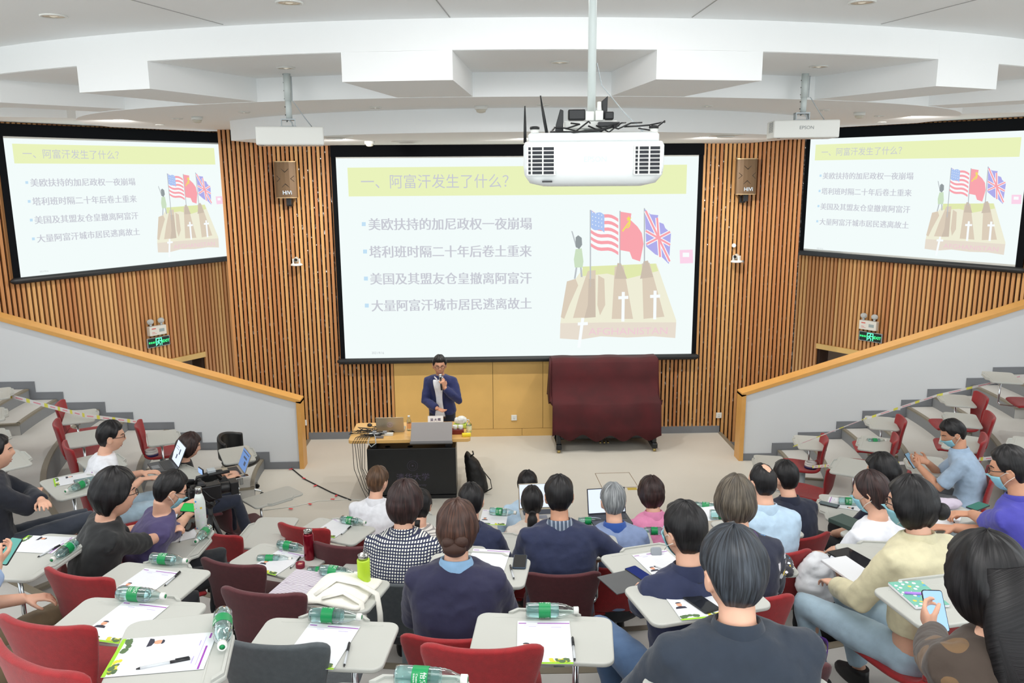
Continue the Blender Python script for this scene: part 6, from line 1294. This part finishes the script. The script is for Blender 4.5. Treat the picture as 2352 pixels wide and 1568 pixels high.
b = MB(); b.tube([tw(590, 1080, .008), tw(640, 1068, .008), tw(668, 1074, .008), tw(700, 1100, .008), tw(760, 1130, .008), tw(806, 1148, .008)], .008, 6); thing_mesh(b, 'floor_cable', M_black, 'black cable taped across the stage floor on the left', 'cable')
b = MB(); b.tube([tw(600, 1172, .006), tw(680, 1162, .006), tw(730, 1150, .006), tw(800, 1146, .006), tw(850, 1150, .006)], .004, 6); thing_mesh(b, 'floor_string', M_white, 'thin pale string across the stage floor on the left', 'string')
for i, (x, y) in enumerate(((668, 1077), (698, 1098), (724, 1115), (772, 1138), (764, 1146), (712, 1157), (668, 1168))):
    v = at_z(x, y, .014); b = MB(); b.box(-.025, .025, -.012, .012, 0, .003); thing_mesh(b, 'red_tape_tab', mat('tab_red', (226, 60, 70), .6), 'red tape tab on the floor %s, %s from the left rail post' % (('cable', 'string')[i > 3], ('first', 'second', 'third', 'last', 'third', 'second', 'first')[i]), 'tape', 'red tape tabs on the stage floor', loc=v, rz=random.random()*3)
b = MB()
for a, c in (((1367, 1087), (1445, 1085)), ((1445, 1085), (1466, 1118)), ((1367, 1087), (1383, 1120)), ((1383, 1120), (1466, 1118))): b.tube([at_z(*a, .001), at_z(*c, .001)], .004, 4)
o = struct(b.build('floor_hatch_seam', mat('seam_brown', (150, 130, 108), .8)))
b = MB(); v = at_z(1452, 1122, .003); b.box(-.06, .06, -.035, .035, 0, .004); thing_mesh(b, 'floor_plate', mat('plate_yellow', (214, 190, 90), .3, metal=.3), 'small yellow metal plate set in the stage floor', 'floor plate', loc=(v.x, v.y, 0))
for x, y, z, l in ((105, 905, 1.52, 'red clip on the cable at the left, upper'), (320, 935, 1.2, 'red clip on the cable at the left, lower')):
    v = at_z(x if x < 200 else 106, y, z)
# bags and loose cloth on the right
def blob(name, loc, r, m, label, cat, rz=0, disp=.05, rot=None):
    b = MB(); b.ell((0, 0, 0), r, 22, 14); o = b.build(name, m, loc=loc, rot=rot or (0, 0, rz)); remesh(o, .012, 2, .4, disp=disp, dscale=.09); return tag(o, label, cat)
v = at_z(1878, 1338, 1.55); blob('white_backpack', v, (.13, .10, .19), mat('bag_white', (226, 228, 232), .7), 'white backpack standing before the light blue jeans', 'backpack', disp=.06)
v = at_z(2175, 1157, tz(4)+.03); blob('plastic_bag', v, (.10, .05, .035), mat('film_clear', (226, 216, 232), .25, trans=.4, ior=1.1), 'crumpled clear plastic bag beside the notebook', 'plastic bag', disp=.04)
v = at_z(2100, 1195, 1.62); blob('handbag', v, (.14, .09, .08), mat('bag_gloss', (16, 16, 18), .2), 'glossy black handbag behind the trench coat', 'handbag', disp=.03)
v = at_z(1797, 1298, tz(4)+.05); blob('folded_scarf', v, (.06, .12, .045), pattern_mat('scarf_print', 'petal', (46, 44, 52)), 'printed scarf bundled on the tablet beside the floral blouse', 'scarf', disp=.05)
v = at_z(1858, 1520, 1.6); b = MB(); b.loft([[Vector((.10*math.sin(t*2.2), -.14+.28*t, .02+.05*math.sin(t*3)+.03*s)) for s in (0, 1)] for t in [i/14 for i in range(15)]], cap=False, closed=False); o = b.build('purple_ribbon', mat('ribbon_purple', (84, 44, 130), .5), loc=v); solid(o, .004, 0); tag(o, 'purple ribbon on the floor right of the suit jacket', 'ribbon')

p_ = at_z(940, 988, DZ); e = empty('drink_bottle', (p_.x, p_.y, DZ), 0, 'small clear drink bottle with orange label on the desk beside the laptop', 'bottle'); b = MB(); b.lathe([(.028, 0), (.030, .01), (.030, .12), (.02, .15), (.013, .165), (.013, .18)], 20); b.build('bottle', M_pet, e); b = MB(); b.lathe([(.0305, .03), (.0305, .10)], 20, cap=False); b.build('label', mat('label_orange', (236, 170, 110), .5), e); b = MB(); b.lathe([(.015, .178), (.015, .196)], 16); b.build('cap', M_white, e)
